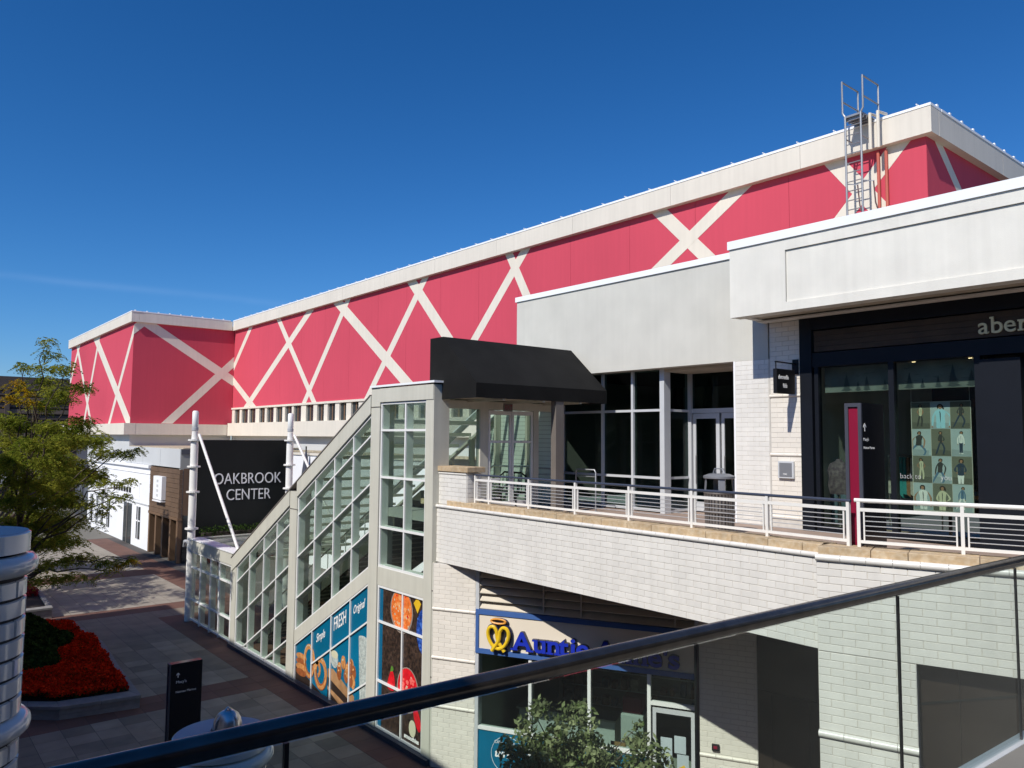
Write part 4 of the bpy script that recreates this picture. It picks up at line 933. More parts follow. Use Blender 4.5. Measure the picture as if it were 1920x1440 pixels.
for o_, xa in ((5.0, -25.41), (6.08, -24.09), (7.83, -21.50)): sbar(xa, -20.37, o_)
fp = thing('fruit_poster', 'dark wood poster of orange and red fruit bowls filling the lower glazing below the tower', 'poster', (-18.6, YS, .2))
fk = lambda nm, m, P, o_: cp(fp, nm, m, P, o_, -19.84, -17.41, .16, 4.14)
fk('poster_ground', 'p_wood', [(-19.84, .1), (-17.4, .1), (-17.4, 4.2), (-19.84, 4.2)], -.030)
fk('blue_edge_print', 'p_deep', [(-19.84, .1), (-19.6, .1), (-19.6, 4.2), (-19.84, 4.2)], -.029)
MT['berryleaf'] = mat('leaf_green_print', (0.10, 0.25, 0.03), .5); MT['p_or2'] = mat('orange_light_print', (0.88, 0.36, 0.12), .4); MT['p_red2'] = mat('red_light_print', (0.85, 0.16, 0.13), .4); MT['p_bl2'] = mat('blue_light_print', (0.06, 0.16, 0.55), .4); MT['p_rim'] = mat('bowl_rim_print', (0.30, 0.24, 0.20), .4)
fk('bowl_rim_print', 'p_rim', poly_disc(-18.6, 3.60, .59, .61, 26), -.028); fk('bowl_rim_print', 'p_rim', poly_disc(-18.22, 1.56, .55, .60, 26), -.0275)
fk('orange_bowl_print', 'p_or', poly_disc(-18.6, 3.62, .54, .56, 26), -.027); fk('yellow_print', 'p_yel', [(-17.98, 3.92), (-17.8, 4.10), (-17.62, 3.95), (-17.78, 3.68)], -.027)
fk('blueberry_print', 'p_blue', poly_disc(-17.40, 3.25, .42, .62, 24), -.026)
fk('red_bowl_print', 'p_red', poly_disc(-18.22, 1.58, .50, .55, 26), -.026); fk('strawberry_print', 'p_red', sm([(-19.28, 1.40), (-19.14, 1.82), (-19.02, 1.90), (-18.88, 1.62), (-18.95, 1.36)], 4, True), -.025)
fk('berry_leaf_print', 'berryleaf', sm([(-19.12, 1.85), (-19.06, 2.02), (-18.96, 1.92)], 3, True), -.0245)
fk('strawberry_print', 'p_red', sm([(-17.92, 1.2), (-17.7, 1.14), (-17.52, .80), (-17.62, .62), (-17.84, .85)], 4, True), -.024)
fk('banana_print', 'cream', poly_disc(-17.95, .62, .17, .22, 16), -.025); fk('banana_print', 'p_yel', poly_disc(-18.85, .98, .22, .16, 16, 180, 360), -.025)
text('lettering', 'smoothies', 'whiteprint', fp, (0, YS), 0, -18.35, .30, .12, o=-.024, ext=.002, sx=1.05, bold=.006)
def bits(nm, m, cx, cz, rx, rz, cnt, r, o_):
    for _ in range(cnt):
        a_, q_ = rr_.uniform(0, 6.28), math.sqrt(rr_.random())*.88
        x, z = cx+rx*q_*math.cos(a_), cz+rz*q_*math.sin(a_); e_ = r*rr_.uniform(.6, 1.3)
        fk(nm, m, sm([(x-e_, z), (x, z+e_*rr_.uniform(.5, 1.2)), (x+e_, z+e_*.2), (x+e_*.3, z-e_)], 2, True), o_+rr_.random()*.0006)
bits('fruit_piece_print', 'p_or2', -18.6, 3.62, .54, .56, 26, .06, -.0265); bits('fruit_piece_print', 'p_red', -18.6, 3.62, .54, .56, 8, .03, -.0262)
bits('fruit_piece_print', 'p_red2', -18.22, 1.58, .5, .55, 24, .06, -.0255); bits('fruit_piece_print', 'p_bl2', -17.62, 3.25, .22, .58, 22, .05, -.0255)
bits('fruit_piece_print', 'p_shadow', -18.6, 2.6, .9, .4, 14, .05, -.0285)
for k_ in range(16):
    x, z = -18.6+rr_.uniform(-.42, .42), 3.62+rr_.uniform(-.42, .42); fk('seed_print', 'cream', poly_disc(x, z, .025, .03, 6), -.0255)
    x, z = -18.22+rr_.uniform(-.38, .38), 1.58+rr_.uniform(-.42, .42); fk('seed_print', 'cream', poly_disc(x, z, .02, .03, 6), -.0245)
vbar(-18.5, .14, 4.16, .055)
for x in (-19.81, -17.44): vbar(x, .14, 4.16, .06)
for z in (4.11, 3.12, 1.46, .18): MB(TQ).box(-19.84, -17.41, D, .02, z-.03, z+.03).build('glazing_bar', 'mull', stt)
# ---- vestibule at the foot
MB(TQ).box(-36.95, -31.46, -.3, .06, 3.17, 3.66).build('eaves_beam', 'frame', stt)
MB(TQ).box(-37.0, -31.2, -.5, .10, 3.66, 3.71).build('eaves_flashing', 'coping', stt)
for x in (-36.88, -35.43, -34.11, -33.0, -31.62): vbar(x, 0, 3.17, .10)
for z in (3.12, 2.43, 1.0, .12): MB(TQ).box(-36.9, -31.5, -.15, .02, z-.035, z+.035).build('glazing_bar', 'mull', stt)
for a, b in zip((-36.88, -35.43, -34.11, -33.0), (-35.43, -34.11, -33.0, -31.62)):
    for z0, z1 in ((.14, 1.0), (1.0, 2.43), (2.43, 3.12)): MB(TQ).box(a, b, -.03, -.022, z0, z1).build('pane', 'g_stair', stt)
for y in (12.8, 14.3, 15.95):
    MB().box(-36.95, -36.85, y-.05, y+.05, 0, 3.2).build('end_post', 'mull', stt)
MB().box(-37.0, -36.8, 11.5, 16.1, 3.17, 3.66).build('end_beam', 'frame', stt)
MT['g_roof'] = glass('roof_glass', (0.80, 0.85, 0.82), .8, .05, 1.5, haze=(.45, .48, .45), haze_f=.15)
for k in range(4): MB().box(-36.8+k*1.32, -36.8+k*1.32+1.28, 11.8, 15.9, 3.62, 3.64).build('roof_pane', 'g_roof', stt)
for k in range(5): MB().box(-36.86+k*1.32, -36.80+k*1.32, 11.8, 15.9, 3.60, 3.72).build('roof_bar', 'frame', stt)
MB().box(-36.9, -31.2, 15.9, 16.1, 3.17, 3.9).build('rear_beam', 'frame', stt)
for x in (-34.5, -32.6): MB().box(x-.25, x+.25, 15.5, 15.9, 3.66, 4.2).build('roof_vent', 'frame', stt)
# ---- rear wall, roof and inside of the sloped part
TQ2 = xf((0, 16.0), 0)
for x in (-31.2, -29.7, -28.33, -27.16, -25.7, -24.09, -22.74, -21.50, -20.1, -18.5): 
    MB(TQ2).box(x-.05, x+.05, -.1, .1, 0, min(zb(x), 9.4)).build('rear_bar', 'frame', stt)
for o_ in (.1, 2.05, 3.45): para('rear_bar', 'frame', -31.2, -20.2, lambda x, o_=o_: zb(x)-o_-.05, lambda x, o_=o_: zb(x)-o_+.05, -.08, .08, TQ2)
MB(TQ2).prism([(-31.2, 0), (-20.2, 0), (-20.2, zb(-20.2)-3.5), (-24.5, zb(-24.5)-3.5), (-31.2, .1)], -.25, -.1).build('rear_wall', 'midgrey', stt)
MB().box(-20.2, -17.1, 16.05, 16.2, 0, 6.5).build('rear_wall', 'midgrey', stt)
n = 15
for k in range(n):
    x = -30.6+k*(10.4/n); z = zt(x)-.42
    MB().add([(x, 11.85, z), (x+.44, 11.85, z+.03), (x+.44, 15.7, z+.03), (x, 15.7, z), (x, 11.85, z-.10), (x+.44, 11.85, z-.07), (x+.44, 15.7, z-.07), (x, 15.7, z-.10)],
             [(0, 1, 2, 3), (7, 6, 5, 4), (0, 4, 5, 1), (1, 5, 6, 2), (2, 6, 7, 3), (3, 7, 4, 0)]).build('roof_louver', 'slab', stt)
para('roof_sheet', 'g_roof', -31.2, -20.3, lambda x: zt(x)-.20, lambda x: zt(x)-.19, -4.4, -.33)
MB().box(-20.3, -17.1, 11.8, 16.0, 9.70, 9.80).build('tower_roof', 'g_roof', stt)
for k in range(6): MB().box(-20.2+k*.55, -20.1+k*.55, 11.8, 16.0, 9.40, 9.62).build('tower_rafter', 'slab', stt)
n = 30
for k in range(n):
    x = -31.2+k*(11.9/n); z = (k+1)*6.6/n
    MB().box(x, x+.44, 12.6, 15.4, z-.045, z).build('tread', 'slab', stt)
    if k < 28: MB().box(x+.38, x+.41, 12.6, 15.4, z, z+.17).build('riser', 'midgrey', stt)
for y in (12.5, 15.45):
    MB(xf((0, y), 0)).prism([(-31.3, -.1), (-19.2, 6.3), (-19.2, 6.85), (-31.3, .25)], -.06, .06).build('stringer', 'darkbeam', stt)
    MB().tube([(-31.0, y, 1.2), (-19.6, y, 7.5), (-17.5, y, 7.55)], .03, 8).build('stair_handrail', 'chrome', stt)
    for k in range(9): MB().tube([(-30.4+k*1.3, y, .3+k*.7), (-30.4+k*1.3, y, 1.53+k*.715)], .018, 6).build('stair_baluster', 'cable', stt)
MB().box(-20.0, -17.1, 11.7, 16.0, 6.1, 6.35).build('landing', 'midgrey', stt)
MB(TQ2).prism([(-26, 3.0), (-20.1, 6.3), (-20.1, 6.6), (-26, 3.3)], .2, .35).build('cross_beam', 'darkbeam', stt)
MT['siding'] = mat('pale_siding', (0.66, 0.72, 0.67), .6, .06, 2)
for k in range(22): MB(xf((0, 16.15), 0)).box(-21.4, -17.3, 0, .03, 6.37+k*.135, 6.37+k*.135+.127).build('siding_board', 'siding', stt)
MB().box(-21.4, -17.3, 16.16, 16.2, 6.35, 9.5).build('siding_back', 'joint', stt)
# terrace face of the tower (+X)
TX = xf((-17.15, 0), 90)
MB(TX).box(11.95, 15.9, -.15, .05, 9.20, 9.42).build('door_header', 'frame', stt)
for (a, b) in ((13.02, 13.30), (15.0, 15.2)): MB(TX).box(a, b, -.15, .04, 6.35, 9.2).build('door_post', 'frame', stt)
MB(TX).box(11.92, 13.02, -.03, -.02, 6.7, 9.2).build('pane', 'g_stair', stt)
for (a, b) in ((13.32, 14.16), (14.18, 14.98)):
    d = MB(TX).box(a, a+.07, -.03, .03, 6.37, 9.18).box(b-.07, b, -.03, .03, 6.37, 9.18).box(a+.07, b-.07, -.03, .03, 9.06, 9.18).box(a+.07, b-.07, -.03, .03, 8.26, 8.33).box(a+.07, b-.07, -.03, .03, 6.37, 6.6).build('door', 'mull', stt)
    MB(TX).box(a+.07, b-.07, -.006, .0, 6.6, 9.06).build('door_pane', 'g_stair', d)
ex = thing('exit_sign', 'small red lit exit sign hanging under the black awning', 'sign', (-16.6, 13.5, 9.2))
MB(xf((-16.55, 0), 90)).box(13.42, 13.72, -.05, 0, 9.14, 9.36).build('case', 'darkalum', ex)
text('lettering', 'EXIT', emis('exit_red', (.8, .05, .04), .8).name and 'red', ex, (-16.548, 0), 90, 13.45, 9.19, .13, o=0.002, ext=.001, sx=.7)
# downpipe on the wall joint
dp = thing('downpipe', 'narrow greige pipe in the corner between stair tower and white brick wall', 'pipe', (-17.2, 11.45, 0))
MB(TQ).box(-17.01, -16.90, -.12, .04, 0, 5.14).build('pipe', 'frame', dp)
for z in (4.4, 2.2): MB(TQ).box(-17.012, -16.89, -.1, .05, z, z+.03).build('pipe_band', 'darkalum', dp)

# ================================================================== AWNING
aw = thing('awning', 'black canvas shed awning over the terrace door of the glass tower', 'awning', (-16.5, 11.65, 9.4))
TA_ = xf((0, 0), 0)
Y0, Y1 = 11.65, 16.42
def xz(nm, m, P, y0, y1, par=aw): return MB(TA_).prism(P, -y1, -y0).build(nm, m, par)
xz('canvas_end', 'awning', [(-17.62, 9.42), (-17.62, 11.11), (-17.0, 11.11), (-15.5, 9.80), (-15.5, 9.42)], Y0, Y0+.02)
xz('canvas_end', 'awning', [(-17.62, 9.42), (-17.62, 11.11), (-17.0, 11.11), (-15.5, 9.80), (-15.5, 9.42)], Y1-.02, Y1)
for k in range(5):
    a, b = Y0+.02+k*(Y1-Y0-.04)/5, Y0+.02+(k+1)*(Y1-Y0-.04)/5
    xz('canvas_slope', 'awning', [(-17.0, 11.11), (-15.5, 9.80), (-15.5, 9.775), (-17.0, 11.085)], a+.001, b-.001)
xz('canvas_top', 'awning', [(-17.62, 11.11), (-17.0, 11.11), (-17.0, 11.09), (-17.62, 11.09)], Y0+.02, Y1-.02)
xz('canvas_back', 'awning', [(-17.62, 9.42), (-17.60, 9.42), (-17.60, 11.09), (-17.62, 11.09)], Y0+.02, Y1-.02)
xz('valance', 'awning', [(-15.515, 9.42), (-15.5, 9.42), (-15.5, 9.775), (-15.515, 9.775)], Y0+.02, Y1-.02)
xz('ceiling', 'soffit', [(-17.55, 9.46), (-15.54, 9.46), (-15.54, 9.49), (-17.55, 9.49)], Y0+.05, Y1-.05)
for y in (12.6, 14.0, 15.4): MB().box(-17.2, -15.55, y-.04, y+.04, 9.38, 9.46).build('ceiling_bar', 'frame', aw)
MB().box(-15.72, -15.52, 14.42, 14.72, 6.35, 9.45).build('post', 'darkalum', aw)

# ================================================================== PRETZEL SHOP (angled wall below the terrace)
PA, AA = (-16.6, 11.55), 28
TA = xf(PA, AA)
ap = thing('pretzel_shop', 'ground floor pretzel shop front with blue-trimmed sign between white brick walls', 'storefront', (-16.6, 11.55, 0))
MB(TA).box(-.36, .88, -.4, 0, 0, 5.14).build('brick_backing', 'mortar', ap)
bricks(ap, PA, AA, [(-.34, .87, 0, 1.49), (-.34, .87, 1.6, 2.70), (-.34, .87, 2.80, 3.93), (-.34, .87, 4.03, 5.13)], m='brick2', L=.34, limit=215, j=.007, p=.008)
for z in (1.545, 2.75, 3.98): roll(ap, PA, AA, -.36, .88, z, r=.045, m='brick2', L=.36)
MB(TA).box(6.42, 7.68, -.4, 0, 0, 5.14).build('brick_backing', 'mortar', ap)
bricks(ap, PA, AA, [(6.43, 7.67, 0, 1.34), (6.43, 7.67, 1.45, 5.13)], m='brick2', L=.34, limit=75, j=.007, p=.008)
roll(ap, PA, AA, 6.42, 7.68, 1.395, r=.045, m='brick2', L=.36)
MB(TA).box(7.60, 7.68, -3, -.41, 0, 5.14).build('return_wall', 'mortar', ap)
for x in (.93, 6.385): MB(TA).box(x-.045, x+.045, -.2, .03, 0, 5.13).build('frame_post', 'alum', ap)
for x in (2.36, 3.86, 5.29): MB(TA).box(x-.04, x+.04, -.12, .02, 0, 3.03).build('mullion', 'mull', ap)
MB(TA).box(.98, 6.34, -.3, -.25, 4.1, 5.13).build('louver_back', 'darkroom', ap)
z = 4.12
while z < 5.1:
    MB(TA).add([(.98, .0, z), (6.34, .0, z), (6.34, -.14, z+.13), (.98, -.14, z+.13), (.98, .0, z-.02), (6.34, .0, z-.02), (6.34, -.14, z+.11), (.98, -.14, z+.11)],
               [(0, 1, 2, 3), (7, 6, 5, 4), (0, 4, 5, 1), (1, 5, 6, 2), (2, 6, 7, 3), (3, 7, 4, 0)]).build('louver', 'louver', ap); z += .19
for x in (2.7, 3.66, 5.9): MB(TA).box(x-.02, x+.02, -.16, .01, 4.1, 5.13).build('louver_bar', 'louver', ap)
MB(TA).box(.98, 6.34, -.14, .03, 3.13, 3.97).build('sign_panel', 'signcream', ap)
for (z0, z1) in ((3.97, 4.09), (3.01, 3.13)): MB(TA).box(.90, 6.42, -.14, .06, z0, z1).build('sign_trim', 'blueband', ap)
MB(TA).box(.90, .985, .031, .06, 3.13, 3.97).build('sign_trim', 'blueband', ap)
letters("Auntie Anne's", 'letterside', ap, PA, AA, 1.96, 3.225, .44, 4.05, o=.10, ext=.055, bold=.020, name='letter_body', serif=.045)
letters("Auntie Anne's", 'blueletter', ap, PA, AA, 1.96, 3.225, .44, 4.05, o=.159, ext=.003, bold=.014, name='letter_face', serif=.040)
# pretzel emblem
cx, cz, sx_, sz_ = 1.57, 3.44, .30, .30
half = [(-.55, -1.0), (-.25, -.6), (.05, -.12), (.14, .3), (.18, .62), (.42, .92), (.74, .88), (.93, .55), (.88, .05), (.62, -.45), (.30, -.72), (0, -.80)]
hp_ = sm(half)
for sg in (1, -1):
    pts = [(cx+sg*a*sx_, .16+(.02 if sg > 0 else 0), cz+b*sz_) for a, b in hp_]
    MB(TA).tube(pts, .046, 8).build('pretzel_emblem', 'yellow', ap, smooth=True)
    MB(TA).tube([(a, .09, z_) for a, _, z_ in pts], .068, 8).build('emblem_outline', 'letterside', ap, smooth=True)
MB(TA).tube([(cx+.20*math.cos(t*.3142)-.01, .15, 3.86+.055*math.sin(t*.3142)) for t in range(21)], .024, 8).build('halo_emblem', 'halo', ap, smooth=True)
MB(TA).tube([(cx+.20*math.cos(t*.3142)+.0, .09, 3.845+.055*math.sin(t*.3142)) for t in range(21)], .038, 8).build('emblem_outline', 'letterside', ap, smooth=True)
for (a, b, z0, z1) in ((.98, 2.32, 1.22, 3.0), (2.40, 3.82, 1.24, 3.0), (3.90, 5.25, 1.24, 3.0), (5.33, 6.34, 2.42, 3.0)):
    MB(TA).box(a, b, -.05, -.04, z0, z1).build('window_pane', 'g_shop', ap)
for (a, b) in ((.98, 2.32), (2.40, 3.82), (3.90, 5.25)): MB(TA).box(a, b, -.12, .03, 1.15, 1.23).build('sill_bar', 'mull', ap)
MB(TA).box(5.33, 6.34, -.1, .02, 2.32, 2.40).build('door_head', 'mull', ap)
d = MB(TA).box(5.37, 5.45, -.04, .0, .04, 2.26).box(6.24, 6.32, -.04, 0, .04, 2.26).box(5.45, 6.24, -.04, 0, 2.16, 2.26).box(5.45, 6.24, -.04, 0, .04, .3).build('door', 'alum', ap)
MB(TA).box(5.45, 6.24, -.025, -.018, .3, 2.16).build('door_pane', 'g_shop', d)
for (a, z_) in ((5.55, 1.25), (5.86, 1.32), (5.56, .85), (5.92, .92)): MB(TA).box(a, a+.26, -.017, -.014, z_, z_+.38).build('door_notice', 'ph_b', d)
MB(TA).prism([(5.95, 1.0), (6.08, 1.08), (6.12, .98)], -.0139, -.012).build('notice_print', 'p_yel', d)
MB(TA).box(.98, 2.32, -.05, .0, .02, 1.15).build('lower_panel', 'p_teal', ap)
for a, b in ((2.40, 3.82), (3.90, 5.25)): MB(TA).box(a, b, -.05, .0, .02, 1.15).build('lower_panel', 'p_teal', ap)
MB(TA).tube([(1.78+.44*math.cos(t*.2094), .003, .62+.44*math.sin(t*.2094)) for t in range(31)], .006, 5).build('circle_print', 'whiteprint', ap)
text('lettering', 'CAFE & BAKE', 'whiteprint', ap, PA, AA, 1.42, .87, .075, o=.003, ext=.001, sx=.9)
text('lettering', 'turn', 'whiteprint', ap, PA, AA, 1.42, .55, .20, o=.003, ext=.001, sx=.95, shear=.3, bold=.01)
# interior
TI = TA
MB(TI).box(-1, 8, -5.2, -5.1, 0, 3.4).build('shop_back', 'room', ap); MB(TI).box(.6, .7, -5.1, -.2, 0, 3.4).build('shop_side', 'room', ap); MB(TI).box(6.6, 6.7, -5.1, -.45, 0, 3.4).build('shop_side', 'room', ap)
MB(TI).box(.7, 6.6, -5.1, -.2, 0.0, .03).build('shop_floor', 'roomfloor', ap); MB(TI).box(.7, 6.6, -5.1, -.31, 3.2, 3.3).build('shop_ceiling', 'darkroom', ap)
ct = thing('shop_counter', 'pale serving counter inside the pretzel shop', 'counter', (*TA(3.4, -2.4, 0)[:2], 0))
MB(TI).box(1.2, 3.9, -2.8, -2.2, .03, 1.0).build('body', 'palegrey', ct, bevel=.01); MB(TI).box(1.15, 3.95, -2.85, -2.12, 1.0, 1.05).build('counter_top', 'roomfloor', ct)
mc = thing('drink_machine', 'cream drink machine with a red top inside the pretzel shop window', 'machine', (*TA(4.55, -1.6, 0)[:2], 0))
MB(TI).box(4.25, 4.85, -1.9, -1.35, .03, 1.55).build('cabinet', 'palegrey', mc, bevel=.04); MB(TI).box(4.30, 4.80, -1.85, -1.4, 1.56, 1.95).build('red_top', 'red', mc, bevel=.05)
MB(TI).box(4.32, 4.78, -1.34, -1.25, .9, .96).build('drip_tray', 'darkalum', mc)
for k, (a, o_) in enumerate(((4.1, -.7), (4.55, -.75))):
    ch = thing('wooden_chair', ['wooden chair by the pretzel shop window, nearer the middle mullion', 'wooden chair by the pretzel shop window, nearer the door'][k], 'chair', (*TA(a, o_, 0)[:2], 0), 'chairs in the pretzel shop')
    for dx in (0, .34):
        for dy in (0, .34): MB(TI).box(a+dx, a+dx+.04, o_-dy-.04, o_-dy, .03, .45 if dy == 0 else .95).build('leg', 'p_board', ch)
    MB(TI).box(a-.01, a+.39, o_-.39, o_+.01, .45, .49).build('seat', 'p_board', ch); MB(TI).box(a+.04, a+.34, o_-.375, o_-.345, .70, .95).build('backrest', 'p_board', ch)
al = thing('fire_alarm', 'small red and black alarm box on the cream brick wall right of the shop', 'alarm', (*TA(6.78, 0, 1.5)[:2], 1.5))
MB(TA).box(6.70, 6.86, .01, .07, 1.53, 1.67).build('case', 'blackmetal', al, bevel=.006); MB(TA).box(6.74, 6.82, .07, .08, 1.58, 1.64).build('button', 'red', al)
cpn = thing('wall_plate', 'grey metal plate low on the cream brick wall below the alarm', 'plate', (*TA(7.1, 0, 1)[:2], 1))
MB(TA).box(6.86, 7.36, .01, .04, .98, 1.18).build('plate', 'steelgrey', cpn, bevel=.005); MB(TA).box(6.9, 7.1, .04, .045, 1.02, 1.14).build('slot', 'blackmetal', cpn)
vc = thing('vent_cap', 'round grey metal cap projecting from the brick pier', 'vent', TP(.72, .16, 3.5))
MB().lathe([(0, .0), (.11, 0), (.12, -.03), (.12, -.25), (0, -.25)], TP(.80, .16, 3.62), 20).build('cap', 'steelgrey', vc, smooth=True)
MB(TP).box(.74, .86, 0, .1, 3.42, 3.5).build('bracket', 'steelgrey', vc)
# stock and fittings seen dimly through the shop windows
MT['stockA'] = mat('coloured_stock', (0.30, 0.16, 0.08), .7, .4, 9, rand=.5); MT['stockB'] = mat('blue_stock', (0.10, 0.20, 0.30), .7, .4, 9, rand=.5); MT['stockC'] = mat('pale_stock', (0.50, 0.48, 0.42), .7, .3, 9, rand=.4)
sh_ = thing('shop_shelf', 'stocked wall shelf deep inside the pretzel shop', 'shelf', (*TA(3.2, -4.9, 0)[:2], 0))
for r_ in range(5):
    MB(TA).box(1.0, 5.8, -5.05, -4.7, .5+r_*.5, .53+r_*.5).build('shelf_board', 'palegrey', sh_)
    for k in range(16):
        if rr_.random() < .8: MB(TA).box(1.1+k*.29, 1.1+k*.29+rr_.uniform(.1, .24), -5.0, -4.72, .53+r_*.5, .53+r_*.5+rr_.uniform(.12, .38)).build('stock', rr_.choice(('stockA', 'stockB', 'stockC')), sh_)
mb_ = thing('menu_board', 'lit menu board on the back wall of the pretzel shop', 'board', (*TA(2.6, -4.6, 2.5)[:2], 2.5))
MB(TA).box(1.4, 3.9, -3.02, -2.96, 2.55, 3.0).build('board', 'p_shadow', mb_)
for k in range(4): MB(TA).box(1.48+k*.62, 2.02+k*.62, -2.959, -2.955, 2.62, 2.94).build('menu_panel', ('p_or', 'cream', 'p_yel', 'p_teal')[k], mb_)
set_cam_scale(True)
ck = thing('clothes_rack', 'rack of hanging clothes inside the clothing store', 'rack', (-7.1, 16.8, 6.6))
for x in (-7.6, -6.55): MB().tube([(x, 16.8, 6.6), (x, 16.8, 8.1)], .02, 8).build('upright', 'chrome', ck)
MB().tube([(-7.6, 16.8, 8.1), (-6.55, 16.8, 8.1)], .02, 8).build('rail', 'chrome', ck)
for k in range(13): MB(xf((0, 16.8), 0)).prism([(-7.52+k*.075, 8.06), (-7.47+k*.075, 8.06), (-7.45+k*.075, 7.3-.1*rr_.random()), (-7.53+k*.075, 7.3)], -.2, .2).build('garment', rr_.choice(('stockA', 'stockB', 'stockC', 'teal', 'char')), ck)
tbl = thing('display_table', 'display table with folded clothes behind the photo banner', 'table', (-5.7, 16.3, 6.6))
MB().box(-6.2, -5.1, 16.0, 16.7, 7.32, 7.38).build('table_top', 'p_board', tbl)
for x in (-6.15, -5.2):
    for y in (16.05, 16.6): MB().box(x, x+.05, y, y+.05, 6.6, 7.32).build('leg', 'blackmetal', tbl)
for k in range(6): MB().box(-6.1+k*.17, -5.96+k*.17, 16.1, 16.4, 7.38, 7.44+.06*rr_.random()).build('folded_stack', rr_.choice(('stockA', 'stockB', 'stockC')), tbl)
set_cam_scale(False)

# ================================================================== WEST END: low shops, black sign wall, poles
TW7 = xf((0, 15.7), 0)
ws = thing('white_shop', 'bright white panelled shop front with a black fascia sign behind the tree', 'building', (-70, 15.7, 0))
MB(TW7).box(-81.2, -60.45, -6, 0, 0, 6.0).build('wall', 'whitewall', ws)
MB(TW7).box(-81.3, -60.35, -6, .18, 6.0, 6.22).build('cornice', 'whitewall', ws)
MB(TW7).box(-81.2, -60.4, 0, .05, 5.55, 5.6).build('moulding', 'whitewall', ws); MB(TW7).box(-81.2, -60.4, 0, .06, 3.25, 3.33).build('moulding', 'palegrey', ws)
MB(TW7).box(-73.2, -63.1, 0, .035, 3.5, 4.8).build('sign_frame', 'whitewall', ws)
for k in range(7): MB(TW7).box(-71.2+k*.85, -70.65+k*.85, .035, .07, 3.92, 4.32).build('sign_letter', 'blackmetal', ws)
for (a, b, z0) in ((-80, -79, .6), (-77.6, -76.8, .6), (-75.6, -74.8, .6), (-73.4, -72.4, .6), (-63.75, -62.7, .6)):
    f = MB(TW7).box(a, b, 0, .03, z0, 3.0).build('window', 'g_mirror', ws); MB(TW7).box((a+b)/2-.05, (a+b)/2+.05, .03, .06, z0, 3.0).build('window_bar', 'whitewall', f)
    MB(TW7).box(a, b, .03, .06, 1.9, 2.0).build('window_bar', 'whitewall', f)
MB(TW7).box(-67.6, -65.2, 0, .04, 0, 3.1).build('door', 'g_mirror', ws); MB(TW7).box(-66.5, -66.3, .04, .07, 0, 3.1).build('door_bar', 'darkalum', ws)
br = thing('brown_shop', 'brown wood-clad shop front with a tall white vertical sign', 'building', (-57, 15.7, 0))
z = 2.95
while z < 6.1: MB(TW7).box(-60.43, -53.4, -.2, .0+.012*(int(z*10) % 2), z+.01, z+.31).build('cladding_board', 'brown', br); z += .32
MB(TW7).box(-60.43, -53.4, -5.9, -.25, 2.9, 6.2).build('wall', 'brown', br)
MB(TW7).box(-60.43, -53.4, -.3, .06, 2.78, 2.95).build('lintel', 'brownpost', br)
MB(TW7).box(-58.45, -56.35, .02, .3, 3.95, 5.55).build('blade_sign', 'whitewall', br); MB(TW7).box(-58.45, -56.35, .02, .34, 3.80, 3.88).build('sign_foot', 'whitewall', br)
for k in range(4): MB(TW7).box(-57.6, -57.2, .30, .31, 4.15+k*.33, 4.32+k*.33).build('sign_mark', 'palegrey', br)
MB(TW7).box(-60.2, -53.6, -1.0, -.9, 0, 2.78).build('shop_glass', 'g_mirror', br)
for a in (-60.4, -58.75, -57.1, -55.3, -53.75): MB(TW7).box(a, a+.32, -.9, .02, 0, 2.78).build('post', 'brownpost', br)
for (a, w_) in ((-57.9, .35), (-56.3, .3), (-54.7, .3)): MB(TW7).box(a, a+w_, -.88, -.85, .3, 2.4).build('display', 'palegrey', br)
ub = thing('upper_block', 'pale grey upper wall panels with a gravel roof above the brown and white shops', 'building', (-60, 15.7, 6.2))
for (a, b) in ((-68.1, -62.7), (-62.66, -58.1), (-58.06, -53.45)): MB(TW7).box(a, b, -.3, 0, 6.24, 7.50).build('wall_panel', 'palegrey', ub)
bx(ub, 'side_wall', 'midgrey', -53.75, -53.44, 15.75, 24.2, 0, 7.50)
bx(ub, 'gravel_roof', 'gravel', -68.1, -53.8, 16.0, 24.2, 7.40, 7.56)
TK = xf((-53.43, 0), 90)
MB(TK).box(15.75, 16.4, 0, .05, 7.15, 7.5).build('edge_trim', 'frameblue', ub)
MB(TK).box(16.0, 16.62, 0, .06, 0, 3.1).build('side_window', 'g_mirror', ub)
for z in (.9, 1.9): MB(TK).box(16.0, 16.62, .06, .09, z, z+.06).build('window_bar', 'blackmetal', ub)
MB(TK).box(15.96, 16.02, .06, .1, 0, 3.15).build('window_bar', 'blackmetal', ub)
og = thing('black_sign_wall', 'large matt black panel with silver mall lettering between the two white poles', 'sign', (-53.2, 20, 0))
MB(TK).box(16.72, 23.25, .06, .35, .5, 8.12).build('panel', 'black', og)
def sans(txt_, a, z, h, w, nm):
    full = text_w(txt_, h); text(nm, txt_, 'silver', og, (-53.43, 0), 90, a, z, h, o=.37, ext=.02, sx=w/full, bold=-.006)
sans('OAKBROOK', 17.80, 5.12, .78, 4.72, 'lettering'); sans('CENTER', 18.66, 4.02, .78, 3.10, 'lettering')
hb = thing('low_hedge', 'dark green hedge strip at the foot of the black sign wall', 'hedge', (-52.6, 17, 0))
sd2 = thing('pale_side_shop', 'low bright white wall with navy parasol shape right of the far white pole', 'building', (-48, 22, 0))
MB(xf((0, 22.5), 0)).box(-51.0, -34, -.3, 0, 0, 7.15).build('wall', 'whitewall', sd2)
MB(xf((0, 22.5), 0)).box(-51.0, -34, -.3, .08, 7.15, 7.3).build('coping', 'band', sd2)
MB(TK).box(23.26, 24.2, .0, .06, 4, 7.5).build('grey_panel', 'midgrey', sd2)
PX = -48.3
up = thing('navy_parasol', 'closed navy parasol standing by the low white wall', 'parasol', (PX, 22.2, 0))
